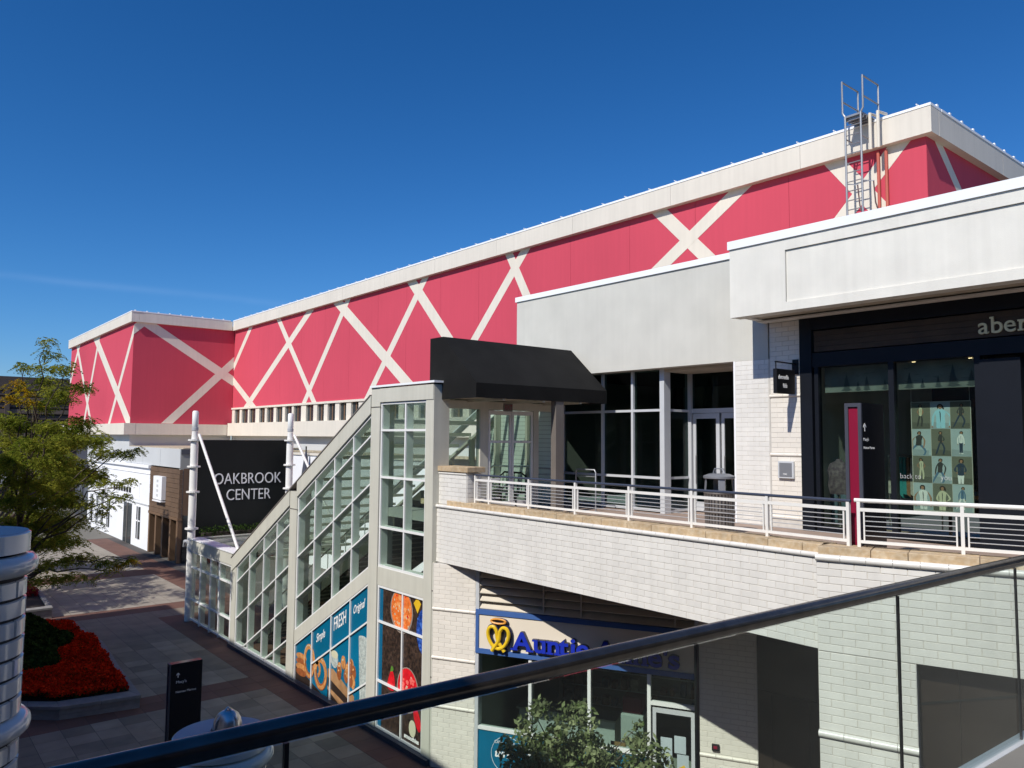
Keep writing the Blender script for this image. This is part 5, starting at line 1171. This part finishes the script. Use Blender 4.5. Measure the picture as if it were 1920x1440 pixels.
MB().lathe([(0.03, 7.5), (.10, 7.2), (.35, 5.2), (.55, 3.9), (.1, 3.9)], (PX, 22.2, 0), 10).build('canopy', 'frameblue', up); MB().tube([(PX, 22.2, 0), (PX, 22.2, 7.75)], .05, 8).build('pole', 'blackmetal', up)
# white poles with stays
def pole(y, label, g):
    t = thing('white_pole', label, 'pole', (-36.8, y, 0), g)
    MB().lathe([(.17, 0), (.17, 8.0), (.16, 8.05), (.13, 8.6), (0, 8.6)], (-36.8, y, 0), 18).build('shaft', 'whitepaint', t, smooth=True)
    MB().lathe([(.14, 8.62), (.15, 8.64), (.15, 8.78), (.13, 8.8)], (-36.8, y, 0), 18).build('neck', 'steelgrey', t)
    MB().lathe([(.125, 8.8), (.14, 8.82), (.14, 9.5), (.10, 9.55), (0, 9.56)], (-36.8, y, 0), 18).build('lamp_head', MT['whiteprint'], t, smooth=True)
    for z in (8.2, 6.98, 5.82, 4.15): MB().lathe([(.17, z-.035), (.29, z-.035), (.29, z+.035), (.17, z+.035)], (-36.8, y, 0), 18).build('collar', 'whitepaint', t)
    MB().tube([(-36.65, y+.15, 8.45), (-31.7, y+.3, 3.75)], .065, 10).build('stay', 'whitepaint', t, smooth=True)
    return t
pole(11.42, 'tall ringed white pole with diagonal stay, left of the black sign wall', 'white poles by the stair foot')
pole(16.05, 'tall ringed white pole with diagonal stay, at the right edge of the black sign wall', 'white poles by the stair foot')
wl = thing('curved_tube', 'curved grey tube at the left corner of the stair vestibule roof', 'bracket', (-37.0, 11.3, 3.2))
MB().tube([(-36.9, 11.4, 3.3), (-37.1, 11.38, 3.55), (-37.45, 11.36, 3.5), (-37.6, 11.35, 3.25)], [.06, .09, .09, .05], 10).build('tube_bend', 'steelgrey', wl, smooth=True)  # short curved grey tube outside the vestibule eaves

# dark shop left of the white one, garage and far pale shop
ds = thing('dark_shop', 'charcoal shop front in shade left of the white shop', 'building', (-86, 15.7, 0))
MB(TW7).box(-94, -81.3, -5, -1.2, 0, 8.4).build('wall', 'frameblue', ds)
for a in (-92, -89, -86.2, -83.4): MB(TW7).box(a, a+2.0, -1.2, -1.15, .3, 3.4).build('window', 'g_mirror', ds)
MB(TW7).box(-84.3, -82.6, -1.15, -1.0, 5.6, 6.4).build('orange_panel', 'halo', ds)
MB(TW7).box(-86.8, -86.2, -1.15, -1.0, 5.4, 6.2).build('white_mark', 'palegrey', ds)
gk = thing('parking_garage', 'brown precast parking garage with horizontal louvers far behind the tree', 'building', (-115, 10, 0))
bx(gk, 'wall', 'garage', -150, -115.3, -45, 40, 0, 15.3)
TGk = xf((-115, 0), 90)
MB(TGk).box(-45, 40, -.3, .1, 14.0, 15.7).build('parapet', 'garage', gk)
for k in range(9): MB(TGk).box(-45, 40, -.3, .12 if k % 2 else .0, 7.3+k*.75, 7.3+k*.75+.52).build('louver', 'garage2' if k % 2 else 'garage', gk)
for k in range(9): MB(TGk).box(-44+k*9.4, -43.5+k*9.4, .0, .3, 0, 14.0).build('column', 'garage', gk)
fk_ = thing('far_white_shop', 'distant white shop wall with dark doorway seen through the tree', 'building', (-101, 9, 0))
TFk = xf((-101, 0), 90)
MB(TFk).box(2, 15.6, -3, 0, 0, 5.2).build('wall', 'whitewall', fk_); MB(TFk).box(1.9, 15.6, -3, .3, 5.2, 5.6).build('cornice', 'palegrey', fk_)
for a in (4.2, 8.3, 12.2): MB(TFk).box(a, a+1.8, 0, .04, 0, 3.4).build('opening', 'g_mirror', fk_)
fb = thing('far_dark_block', 'long dark low building at the far left behind the tree', 'building', (-112, 0, 0))
bx(fb, 'wall', 'midgrey', -114.5, -110, -45, 1.5, 0, 7.0); bx(fb, 'roof_edge', 'garage', -114.7, -109.7, -45, 1.6, 7.0, 7.5)
for k in range(8): bx(fb, 'window', 'g_mirror', -109.98, -109.9, -43+k*5.4, -39.5+k*5.4, .5, 3.4)

# ================================================================== CAMERA-SIDE BUILDING (throws the plaza into shade)
cb = thing('shade_building', 'white building on the near side of the plaza, behind the walkway', 'building', (-20, -3, 0))
MT['nearwall'] = mat('pale_near_wall', (0.55, 0.53, 0.48), .8, .06, .6)
bx(cb, 'wall', 'nearwall', -37.5, -3.4, -16, -3.0, 0, 14.0); bx(cb, 'wall', 'nearwall', -3.38, 14, -16, -1.4, 0, 10.4)
bx(cb, 'roof_coping', 'coping', -37.6, -3.4, -16, -2.9, 14.0, 14.15)
for k in range(8): bx(cb, 'window', 'g_mirror', -36+k*4.1, -33.4+k*4.1, -2.99, -2.93, 7.3, 10.2); bx(cb, 'window', 'g_mirror', -36+k*4.1, -33.4+k*4.1, -2.99, -2.93, 0.3, 3.6)

eb = thing('walkway_building', 'brown panelled building with a ledge along the near walkway, right of the view', 'building', (3.6, 4, 6.35))
MT['brownwall'] = mat('brown_cladding', (0.13, 0.095, 0.075), .7, .15, .8)
for k in range(7): bx(eb, 'wall_panel', 'brownwall', 3.6, 4.2, -1.35+k*1.75, .38+k*1.75, 0, 12.0)
bx(eb, 'ledge', 'palegrey', 3.4, 3.6, -1.35, 10.9, 9.1, 9.25); bx(eb, 'body', 'brownwall', 4.21, 9, -1.35, 10.85, 0, 11.9)

# ================================================================== PLANTERS
def seg_planter(name, label, poly, h, group):
    cxy = (sum(p[0] for p in poly)/len(poly), sum(p[1] for p in poly)/len(poly))
    t = thing(name, label, 'planter', (*cxy, 0), group)
    n = len(poly); c = Vector(cxy)
    inn = [tuple(c+(Vector(p)-c)*.90) for p in poly]
    for i in range(n):
        a, b, ai, bi = Vector(poly[i]), Vector(poly[(i+1) % n]), Vector(inn[i]), Vector(inn[(i+1) % n])
        L_ = (b-a).length; m_ = max(1, round(L_/1.1))
        for k in range(m_):
            t0, t1 = k/m_+.004/L_, (k+1)/m_-.004/L_
            q = [a.lerp(b, t0), a.lerp(b, t1), ai.lerp(bi, t1), ai.lerp(bi, t0)]
            MB().slab([tuple(v_) for v_ in q], h-.10, h).build('coping_stone', 'planter', t, bevel=.008)
            dn = (b-a).normalized(); nn = Vector((dn.y, -dn.x))*-.05
            for r_ in range(2):
                z0, z1 = r_*(h-.10)/2, (r_+1)*(h-.10)/2-.012
                q2 = [a.lerp(b, t0)*.0+a.lerp(b, t0)+(c-a.lerp(b, t0)).normalized()*.06, a.lerp(b, t1)+(c-a.lerp(b, t1)).normalized()*.06, ai.lerp(bi, t1), ai.lerp(bi, t0)]
                MB().slab([tuple(v_) for v_ in q2], z0, z1).build('wall_stone', 'planter', t)
    MB().slab([tuple(c+(Vector(p)-c)*.93) for p in poly], 0, h-.06).build('soil', 'soil', t)
    return t, inn, c
P1 = [(-26.0, 6.75), (-26.35, 4.6), (-28.2, 2.4), (-33, 1.0), (-37.8, 1.9), (-39.0, 5.0), (-38.2, 6.9), (-33.5, 7.25), (-29.6, 6.95)]
pl1, in1, c1 = seg_planter('stone_planter', 'low grey stone planter of red flowers on the shaded plaza', P1, .40, 'plaza planters')
P2 = [(-41.0, 6.7), (-40.9, 4.6), (-43, 2.5), (-49, 2.5), (-51, 4.5), (-50.5, 6.6), (-45.5, 6.9)]
pl2, in2, c2 = seg_planter('stone_planter', 'low grey stone planter of pink-red flowers beyond, where the sunlit plaza begins', P2, .5, 'plaza planters')
def inside(p, poly):
    r = False; j = len(poly)-1
    for i in range(len(poly)):
        if (poly[i][1] > p[1]) != (poly[j][1] > p[1]) and p[0] < (poly[j][0]-poly[i][0])*(p[1]-poly[i][1])/(poly[j][1]-poly[i][1])+poly[i][0]: r = not r
        j = i
    return r
def quads(name, centers, sizes, m, parent=None, flat=.5, aspect=.55):
    """many small leaf or petal faces as one mesh"""
    c = np.array(centers, dtype=np.float32); n = len(c); s = np.array(sizes, dtype=np.float32)
    d = rng.normal(size=(n, 3)); d[:, 2] *= flat; d /= np.linalg.norm(d, axis=1)[:, None]
    e = rng.normal(size=(n, 3)); e -= d*(d*e).sum(1)[:, None]; e /= np.linalg.norm(e, axis=1)[:, None]
    if flat < .3:
        e = np.cross(d, np.array([0, 0, 1.0])+rng.normal(size=(n, 3))*.35); e /= np.linalg.norm(e, axis=1)[:, None]
    a = d*s[:, None]; b = e*s[:, None]*aspect
    v = np.stack([c-a, c+b, c+a, c-b], 1).reshape(-1, 3)
    if parent is not None: v = v-np.array(parent['wl'])
    me = bpy.data.meshes.new(name); me.vertices.add(4*n); me.vertices.foreach_set('co', v.astype(np.float32).ravel())
    me.loops.add(4*n); me.loops.foreach_set('vertex_index', np.arange(4*n, dtype=np.int32)); me.polygons.add(n)
    me.polygons.foreach_set('loop_start', np.arange(0, 4*n, 4, dtype=np.int32)); me.polygons.foreach_set('loop_total', np.full(n, 4, dtype=np.int32))
    me.update(); me.materials.append(MT[m]); o = bpy.data.objects.new(name, me); COL.objects.link(o)
    if parent is not None: o.parent = parent; o['wl'] = parent['wl']
    return o
def hump(x, y): return max(0, 1-((x+34.9)/4.7)**2-((y-4.0+.25*math.sin(x*1.7))/2.15)**2)
fl, sh, fg = [], [], []
while len(fl) < 20000:
    x, y = rng.uniform(-39, -25.9), rng.uniform(1, 7.3)
    if not inside((x, y), in1): continue
    if hump(x, y) > 0.02: continue
    h_ = .42+.08*math.sin(x*2.1)*math.cos(y*2.3)+rng.uniform(-.05, .10)
    fl.append((x, y, h_+.10))
    if rng.random() < .8: fg.append((x, y, h_+.10*rng.random()))
o = quads('red_flowers', fl, rng.uniform(.028, .06, len(fl)), 'flower', flat=.6, aspect=.9); tag(o, kind='stuff')
o = quads('flower_leaves', fg, rng.uniform(.03, .06, len(fg)), 'shrubm', flat=.8); tag(o, kind='stuff')
while len(sh) < 22000:
    x, y = rng.uniform(-38.9, -30.1), rng.uniform(1.6, 6.4); hh = hump(x, y)
    if hh <= 0: continue
    sh.append((x, y, .5+rng.random()**.35*math.sqrt(hh)*.75*(.75+.3*math.sin(x*3+y)*math.cos(y*4-x)+.15*math.sin(x*9)*math.sin(y*8))))
o = quads('ground_cover', sh, rng.uniform(.045, .10, len(sh)), 'shrubm', flat=.8); tag(o, kind='stuff')
fl = []
while len(fl) < 6000:
    x, y = rng.uniform(-50, -40.9), rng.uniform(2.5, 6.9)
    if x < -44.5 and inside((x, y), in2): fl.append((x, y, .5+rng.uniform(0, .25)))
o = quads('pink_flowers', fl, rng.uniform(.05, .09, len(fl)), 'flower2', flat=.6, aspect=.9); tag(o, kind='stuff')

# ================================================================== TREES
TREE_A = [(-32.45, 4.7, 11.77, 0.29, 0.16), (-33.51, 4.99, 11.48, 0.34, 0.19), (-33.21, 4.54, 10.91, 0.33, 0.13), (-34.4, 4.27, 10.93, 0.3, 0.11), (-34.54, 4.19, 11.06, 0.21, 0.11), (-31.65, 4.9, 10.79, 0.44, 0.18), (-31.18, 5.21, 10.82, 0.2, 0.16), (-34.77, 5.04, 10.48, 0.48, 0.22), (-32.47, 4.98, 9.96, 0.41, 0.16), (-31.86, 5.56, 10.22, 0.53, 0.16), (-34.29, 6.45, 10.21, 0.31, 0.13), (-33.02, 5.39, 9.8, 0.51, 0.19), (-34.95, 4.93, 9.54, 0.48, 0.22), (-32.67, 5.93, 8.99, 0.46, 0.17), (-33.54, 5.73, 8.71, 0.56, 0.19), (-32.19, 4.91, 8.72, 0.57, 0.2), (-33.14, 6.21, 8.61, 0.3, 0.17), (-33.83, 6.52, 8.83, 0.18, 0.11), (-34.52, 3.94, 8.89, 0.51, 0.3), (-34.83, 4.68, 8.7, 0.52, 0.22), (-35.13, 4.05, 8.08, 0.56, 0.3), (-32.33, 4.37, 8.1, 0.52, 0.24), (-34.41, 5.37, 7.92, 0.57, 0.22), (-33.26, 5.89, 8.1, 0.43, 0.17), (-33.68, 3.99, 7.5, 0.54, 0.29), (-32.12, 4.54, 7.38, 0.52, 0.24), (-34.7, 5.63, 7.25, 0.48, 0.22), (-32.14, 6.68, 7.79, 0.46, 0.15), (-32.63, 7.35, 7.7, 0.43, 0.15), (-32.85, 7.87, 7.73, 0.31, 0.13), (-32.17, 7.86, 7.87, 0.17, 0.09), (-33.88, 6.86, 7.57, 0.31, 0.13), (-34.02, 4.15, 6.7, 0.59, 0.29), (-34.96, 5.07, 6.52, 0.57, 0.26), (-33.12, 5.49, 6.6, 0.5, 0.23), (-34.45, 6.35, 6.66, 0.31, 0.18), (-33.98, 6.64, 6.63, 0.31, 0.13), (-30.8, 6.53, 6.74, 0.28, 0.1), (-30.63, 6.94, 6.68, 0.24, 0.1), (-30.66, 7.3, 6.76, 0.18, 0.1), (-33.98, 7.13, 6.09, 0.36, 0.13), (-31.84, 7.05, 6.08, 0.34, 0.15), (-32.19, 7.59, 6.08, 0.17, 0.13), (-33.7, 4.15, 5.93, 0.58, 0.29), (-33.84, 5.02, 5.78, 0.59, 0.28), (-32.81, 5.64, 5.92, 0.5, 0.25), (-32.19, 6.23, 5.84, 0.37, 0.19), (-32.72, 6.81, 5.43, 0.3, 0.15), (-32.52, 7.03, 5.68, 0.26, 0.13), (-36.03, 4.47, 4.92, 0.57, 0.31), (-34.6, 5.08, 4.91, 0.6, 0.28), (-34.92, 5.95, 4.82, 0.53, 0.27), (-34.18, 6.46, 5.07, 0.35, 0.18), (-34.34, 6.97, 4.81, 0.27, 0.13), (-34.27, 5.51, 4.2, 0.52, 0.22), (-31.88, 5.8, 4.53, 0.41, 0.16), (-35.51, 4.98, 4.11, 0.53, 0.26), (-34.71, 6.53, 3.55, 0.58, 0.18), (-33.89, 7.22, 3.44, 0.44, 0.15), (-32.31, 7.44, 3.56, 0.34, 0.13), (-32.55, 7.87, 3.63, 0.17, 0.11), (-32.47, 5.42, 3.79, 0.49, 0.18), (-35.24, 5.25, 3.29, 0.44, 0.18), (-32.6, 7.14, 3.25, 0.3, 0.11), (-32.52, 5.79, 3.2, 0.5, 0.14), (-32.14, 5.14, 3.23, 0.48, 0.16), (-35.55, 5.05, 2.69, 0.4, 0.15), (-34.64, 6.83, 2.69, 0.31, 0.11), (-32.93, 4.23, 3.88, 0.32, 0.2)]  # tree tables: spray centres taken from image pixels at chosen depths
TREE_Y = [(-34.29, 4.11, 10.26, 0.34, 0.19), (-33.2, 4.24, 9.96, 0.29, 0.17), (-32.91, 3.8, 9.73, 0.32, 0.16), (-32.88, 4.3, 9.62, 0.2, 0.12), (-32.15, 7.35, 3.45, 0.17, 0.08), (-32.07, 7.75, 3.62, 0.13, 0.06)]
TREE_B = [(-49.29, 5.49, 6.8, 1.2, 0.6), (-52.36, 7.11, 7.3, 0.98, 0.46), (-47.46, 7.68, 7.11, 0.78, 0.42), (-54.02, 6.37, 4.77, 1.32, 0.66), (-50.09, 7.4, 5.26, 0.94, 0.56), (-53.13, 8.98, 4.71, 0.81, 0.54), (-55.76, 6.92, 3.02, 1.37, 0.62), (-51.2, 7.91, 3.51, 1.09, 0.51), (-56.02, 6.14, 8.86, 0.69, 0.55), (-48.95, 8.48, 6.18, 0.63, 0.38), (-49.0, 6.62, 2.64, 0.91, 0.36), (-51.51, 8.54, 2.37, 0.85, 0.39)]
TREE_C = [(-8.57, 7.64, 4.47, 0.18, 0.13), (-8.8, 7.58, 4.17, 0.16, 0.13), (-8.53, 8.13, 4.3, 0.12, 0.15), (-8.5, 8.38, 4.39, 0.15, 0.1), (-8.22, 8.22, 4.29, 0.18, 0.15), (-8.39, 7.9, 4.17, 0.2, 0.15), (-9.1, 8.01, 3.73, 0.26, 0.15), (-8.5, 8.11, 3.81, 0.25, 0.17), (-8.6, 8.71, 3.75, 0.17, 0.14), (-8.4, 8.92, 3.49, 0.29, 0.14), (-7.84, 8.95, 4.12, 0.1, 0.12), (-7.86, 9.04, 3.88, 0.22, 0.13), (-7.72, 9.29, 3.76, 0.13, 0.1), (-7.71, 9.47, 3.53, 0.12, 0.1), (-9.16, 7.64, 3.68, 0.19, 0.13), (-9.1, 7.69, 3.46, 0.25, 0.15), (-8.83, 8.09, 3.44, 0.29, 0.15), (-8.63, 8.69, 3.35, 0.29, 0.15), (-7.9, 9.08, 3.53, 0.25, 0.15), (-9.12, 7.49, 3.89, 0.1, 0.08)]

def curve_pts(a, b, sag=.12, n=6, jit=.06):
    a, b = Vector(a), Vector(b); L_ = (b-a).length; out = []
    for i in range(n+1):
        t = i/n; p = a.lerp(b, t); p.z += sag*L_*math.sin(t*math.pi)
        if 0 < i < n: p += Vector((random.uniform(-1, 1), random.uniform(-1, 1), random.uniform(-1, 1)))*jit*L_*.4
        out.append(tuple(p))
    return out
def sprays(clusters, per_m3, leaf, comp=7, droop=.25, broad=False):
    C_, S_ = [], []
    for (x, y, z, rx, rz) in clusters:
        n = int(max(14, per_m3*rx*rx*rz*10))
        for _ in range(n):
            d = rng.normal(size=3); d /= np.linalg.norm(d); r = rng.random()**.6
            p = np.array([x+d[0]*rx*r*1.25, y+d[1]*rx*r*1.25, z+d[2]*rz*r*1.35])
            if broad:
                C_.append(p); S_.append(rng.uniform(.7, 1.3)*leaf); continue
            a = rng.random()*2*math.pi; dr = np.array([math.cos(a), math.sin(a), -droop*rng.random()])
            side = np.array([-dr[1], dr[0], 0])
            for k in range(comp):
                for sg in (-1, 1):
                    C_.append(p+dr*(k*leaf*1.1)+side*sg*leaf*.8-np.array([0, 0, .004*k*k])); S_.append(leaf*rng.uniform(.8, 1.2))
    return C_, S_
def tree(name, label, base, trunk_top, clusters, m, extra=None, per=26, leaf=.05, tr=.16, broad=False, group=None, thin=1):
    t = thing(name, label, 'tree', base, group)
    MB().tube(curve_pts(base, trunk_top, 0, 5, .03), [tr, tr*.85, tr*.75, tr*.65, tr*.55, tr*.45], 10).build('trunk', 'bark', t, smooth=True)
    B_ = Vector(base); Tt = Vector(trunk_top)
    lim = MB()
    allc = clusters+(extra[0] if extra else [])
    for i, c in enumerate(allc[::thin]):
        e = Vector(c[:3]); hgt = max(.25, min(1.0, (e.z-B_.z)*.55/max(.1, (Tt.z-B_.z)))); s_ = B_.lerp(Tt, hgt)
        L_ = (e-s_).length; r0 = min(tr*.4, .012+.013*L_)
        lim.tube(curve_pts(s_, e, .06, 6, .09), [r0*(1-k/7.5) for k in range(7)], 6, cap=False)
        if not broad:
            for _ in range(3):
                q = e+Vector((random.uniform(-1, 1)*c[3], random.uniform(-1, 1)*c[3], random.uniform(-.7, .7)*c[4])); lim.tube(curve_pts(e.lerp(s_, .15), q, .05, 3, .1), [.012, .009, .007, .005], 4, cap=False)
    lim.build('limbs', 'bark', t, smooth=True)
    C_, S_ = sprays(clusters, per, leaf, broad=broad)
    quads('foliage', C_, S_, m, t, flat=.35 if not broad else .9, aspect=.5)
    if extra:
        C_, S_ = sprays(extra[0], per, leaf, broad=broad); quads('yellow_foliage', C_, S_, extra[1], t, flat=.35, aspect=.5)
    return t
random.seed(4)
tree('honey_locust_tree', 'tall feathery green tree with yellowing sprays rising from the red flower planter', (-35.9, 4.3, .45), (-34.3, 4.7, 9.6), TREE_A, 'leaf', (TREE_Y, 'leafy'), per=150, leaf=.042, tr=.13, group='feathery trees on the plaza', thin=3)
tree('honey_locust_tree', 'darker feathery tree behind, above the far planter at left', (-47, 4.5, .45), (-47.2, 4.6, 6.6), TREE_B+[(c[0]-2.5, c[1]+2.2, c[2]+1.0, c[3], c[4]) for c in TREE_B[:6]], 'leaf', None, per=65, leaf=.06, tr=.18, group='feathery trees on the plaza')
random.seed(9)
TREE_D = [(-43.5+random.uniform(-3.2, 3.2), .2+random.uniform(-2.4, 2.6), random.uniform(5.5, 12), random.uniform(.5, 1.1), random.uniform(.2, .35)) for _ in range(60)]
tree('honey_locust_tree', 'feathery tree just beyond the left edge, dappling the sunlit paving', (-43.5, .2, 0), (-43.5, .3, 8.5), TREE_D, 'leaf', None, per=26, leaf=.07, tr=.18, group='feathery trees on the plaza')
tc_ = thing('shrub_pot', 'hidden planter pot under the leafy tree by the pretzel shop', 'planter', (-8.9, 8.3, 0))
MB().lathe([(0, 0), (.55, 0), (.7, .75), (.62, .78), (.6, .7), (0, .7)], (-8.9, 8.3, 0), 24).build('pot', 'steelgrey', tc_, smooth=True)
tree('broadleaf_tree', 'small broad-leaved tree with pale sunlit leaves in front of the pretzel shop', (-8.9, 8.3, .6), (-8.9, 8.3, 3.6), TREE_C+[(c[0]*.96-.3, c[1]*1.02, c[2]-.55, c[3]*1.3, c[4]*1.3) for c in TREE_C], 'leaf2', None, per=2600, leaf=.05, tr=.05, broad=True)
# hedge
C_ = [(-52.9+rng.uniform(0, .8), 16.9+rng.uniform(0, 6), rng.uniform(.2, 2.4)) for _ in range(3000)]
o = quads('hedge_leaves', C_, rng.uniform(.06, .1, 3000), 'shrubm', hb, flat=.8)
bx(hb, 'hedge_core', 'soil', -52.8, -52.2, 17.0, 22.8, 0, 2.0)

# ================================================================== NEAR TILED COLUMNS
def ring_tile(r, h, p, ang, m):
    k = ('rt', round(r, 3), round(h, 3), ang, m)
    if k in _bm: return _bm[k]
    n = 6; v, f = [], []; e = .006
    for i in range(n+1):
        a = R(ang)*i/n; ai = R(ang)*(.02+.96*i/n)
        v += [(r*math.cos(a), r*math.sin(a), 0), (r*math.cos(a), r*math.sin(a), h), ((r+p)*math.cos(ai), (r+p)*math.sin(ai), e), ((r+p)*math.cos(ai), (r+p)*math.sin(ai), h-e)]
    for i in range(n):
        q = 4*i; f += [(q+2, q+6, q+7, q+3), (q, q+4, q+6, q+2), (q+3, q+7, q+5, q+1)]
    f += [(0, 2, 3, 1), (4*n, 4*n+1, 4*n+3, 4*n+2)]
    me = bpy.data.meshes.new('tile'); me.from_pydata(v, [], f); me.materials.append(MT[m]); me.polygons.foreach_set('use_smooth', [True]*len(me.polygons)); me.set_sharp_from_angle(angle=R(35)); _bm[k] = me; return me
def tiled_column(label, x, y, top, r, nrings, zlow):
    t = thing('tiled_column', label, 'column', (x, y, 0), 'round tiled columns')
    MB().lathe([(r-.02, 0), (r-.02, top-.15)], (x, y, 0), 48).build('core', 'mortar_dark', t, smooth=True)
    MB().lathe([(r+.0, -.006), (r+.012, -.012), (r+.012, -.125), (r-.01, -.125)], (x, y, top), 48).build('cap', 'tile', t, smooth=True)
    MB().lathe([(0, -.002), (r-.002, -.002), (r+.002, -.007)], (x, y, top), 48).build('cap_plate', 'steelgrey', t, smooth=True)
    z = top-.135; g = 0
    while z > zlow and g < nrings:
        MB().lathe([(r-.02, z-.005), (r+.03, z-.012), (r+.058, z-.04), (r+.064, z-.07), (r+.058, z-.10), (r+.03, z-.128), (r-.02, z-.135)], (x, y, 0), 48).build('moulding_ring', 'tile', t, smooth=True)
        z -= .145
        for c in range(7):
            z -= .1185
            me = ring_tile(r-.012, .1185-.014, .016, 360/8-2.0, 'tile')
            for k in range(8): inst('tile', me, t, (x, y, z), R(k*45+(22.5 if c % 2 else 0)+8))
        z -= .0; g += 1
    return t
tiled_column('round white glazed-tile column with moulded rings at the left edge', -5.81, .43, 7.80, .362, 2, 5.0)
tiled_column('round white glazed-tile column with a lamp dome on its cap beyond the handrail', -7.03, 2.50, 5.78, .39, 2, 3.0)
ld_ = thing('dome_lamp', 'small chrome dome lamp on top of the near tiled column', 'lamp', (-7.0, 2.52, 5.78))
MB().lathe([(.0, .0), (.155, .0), (.16, .012), (.14, .02)], (-7.02, 2.55, 5.78), 28).build('base_ring', 'steelgrey', ld_, smooth=True)
MB().lathe([(.125, .02), (.125, .05), (.112, .11), (.085, .155), (.045, .18), (0, .188)], (-7.02, 2.55, 5.78), 28).build('dome', 'chrome', ld_, smooth=True)
for a in (20, 110): MB().tube([(-7.02+.14*math.cos(R(a)), 2.55+.14*math.sin(R(a)), 5.79), (-7.02+.12*math.cos(R(a)), 2.55+.12*math.sin(R(a)), 5.90), (-7.02, 2.55, 5.99), (-7.02-.12*math.cos(R(a)), 2.55-.12*math.sin(R(a)), 5.90), (-7.02-.14*math.cos(R(a)), 2.55-.14*math.sin(R(a)), 5.79)], .007, 6).build('guard_wire', 'chrome', ld_, smooth=True)

# ================================================================== NEAR WALKWAY AND GLASS BALUSTRADE
wk = MB().slab([(-2.03, -1.38), (-1.46, 12.4), (3.5, 12.6), (3.5, -1.38)], 6.15, 6.58).build('walkway', 'walk'); struct(wk)
PN, AN = (-1.955, 0), 87.66
TN = xf(PN, AN)
gr_ = thing('glass_balustrade', 'near glass balustrade with round dark metal handrail crossing the foreground', 'railing', (-1.955, 0, 6.58))
ss = [-.85, .85, 2.46, 4.02, 5.50, 7.2, 9.1, 11.0]
MB(TN).tube([(s_, 0, 7.655) for s_ in (-1.3, 0, 2, 4, 6, 8, 10, 11)], .031, 28).build('handrail', 'handrail', gr_, smooth=True)
for a, b in zip(ss[:-1], ss[1:]):
    MB(TN).box(a+.009, b-.009, -.006, .006, 6.45, 7.62).build('glass_panel', 'g_near', gr_)
    MB(TN).box(b-.006, b+.006, -.0065, .0065, 6.5, 7.62).build('gasket', 'gasket', gr_)
MB(TN).box(-.9, 11.2, -.05, .035, 6.45, 6.585).build('base_shoe', 'alum', gr_)
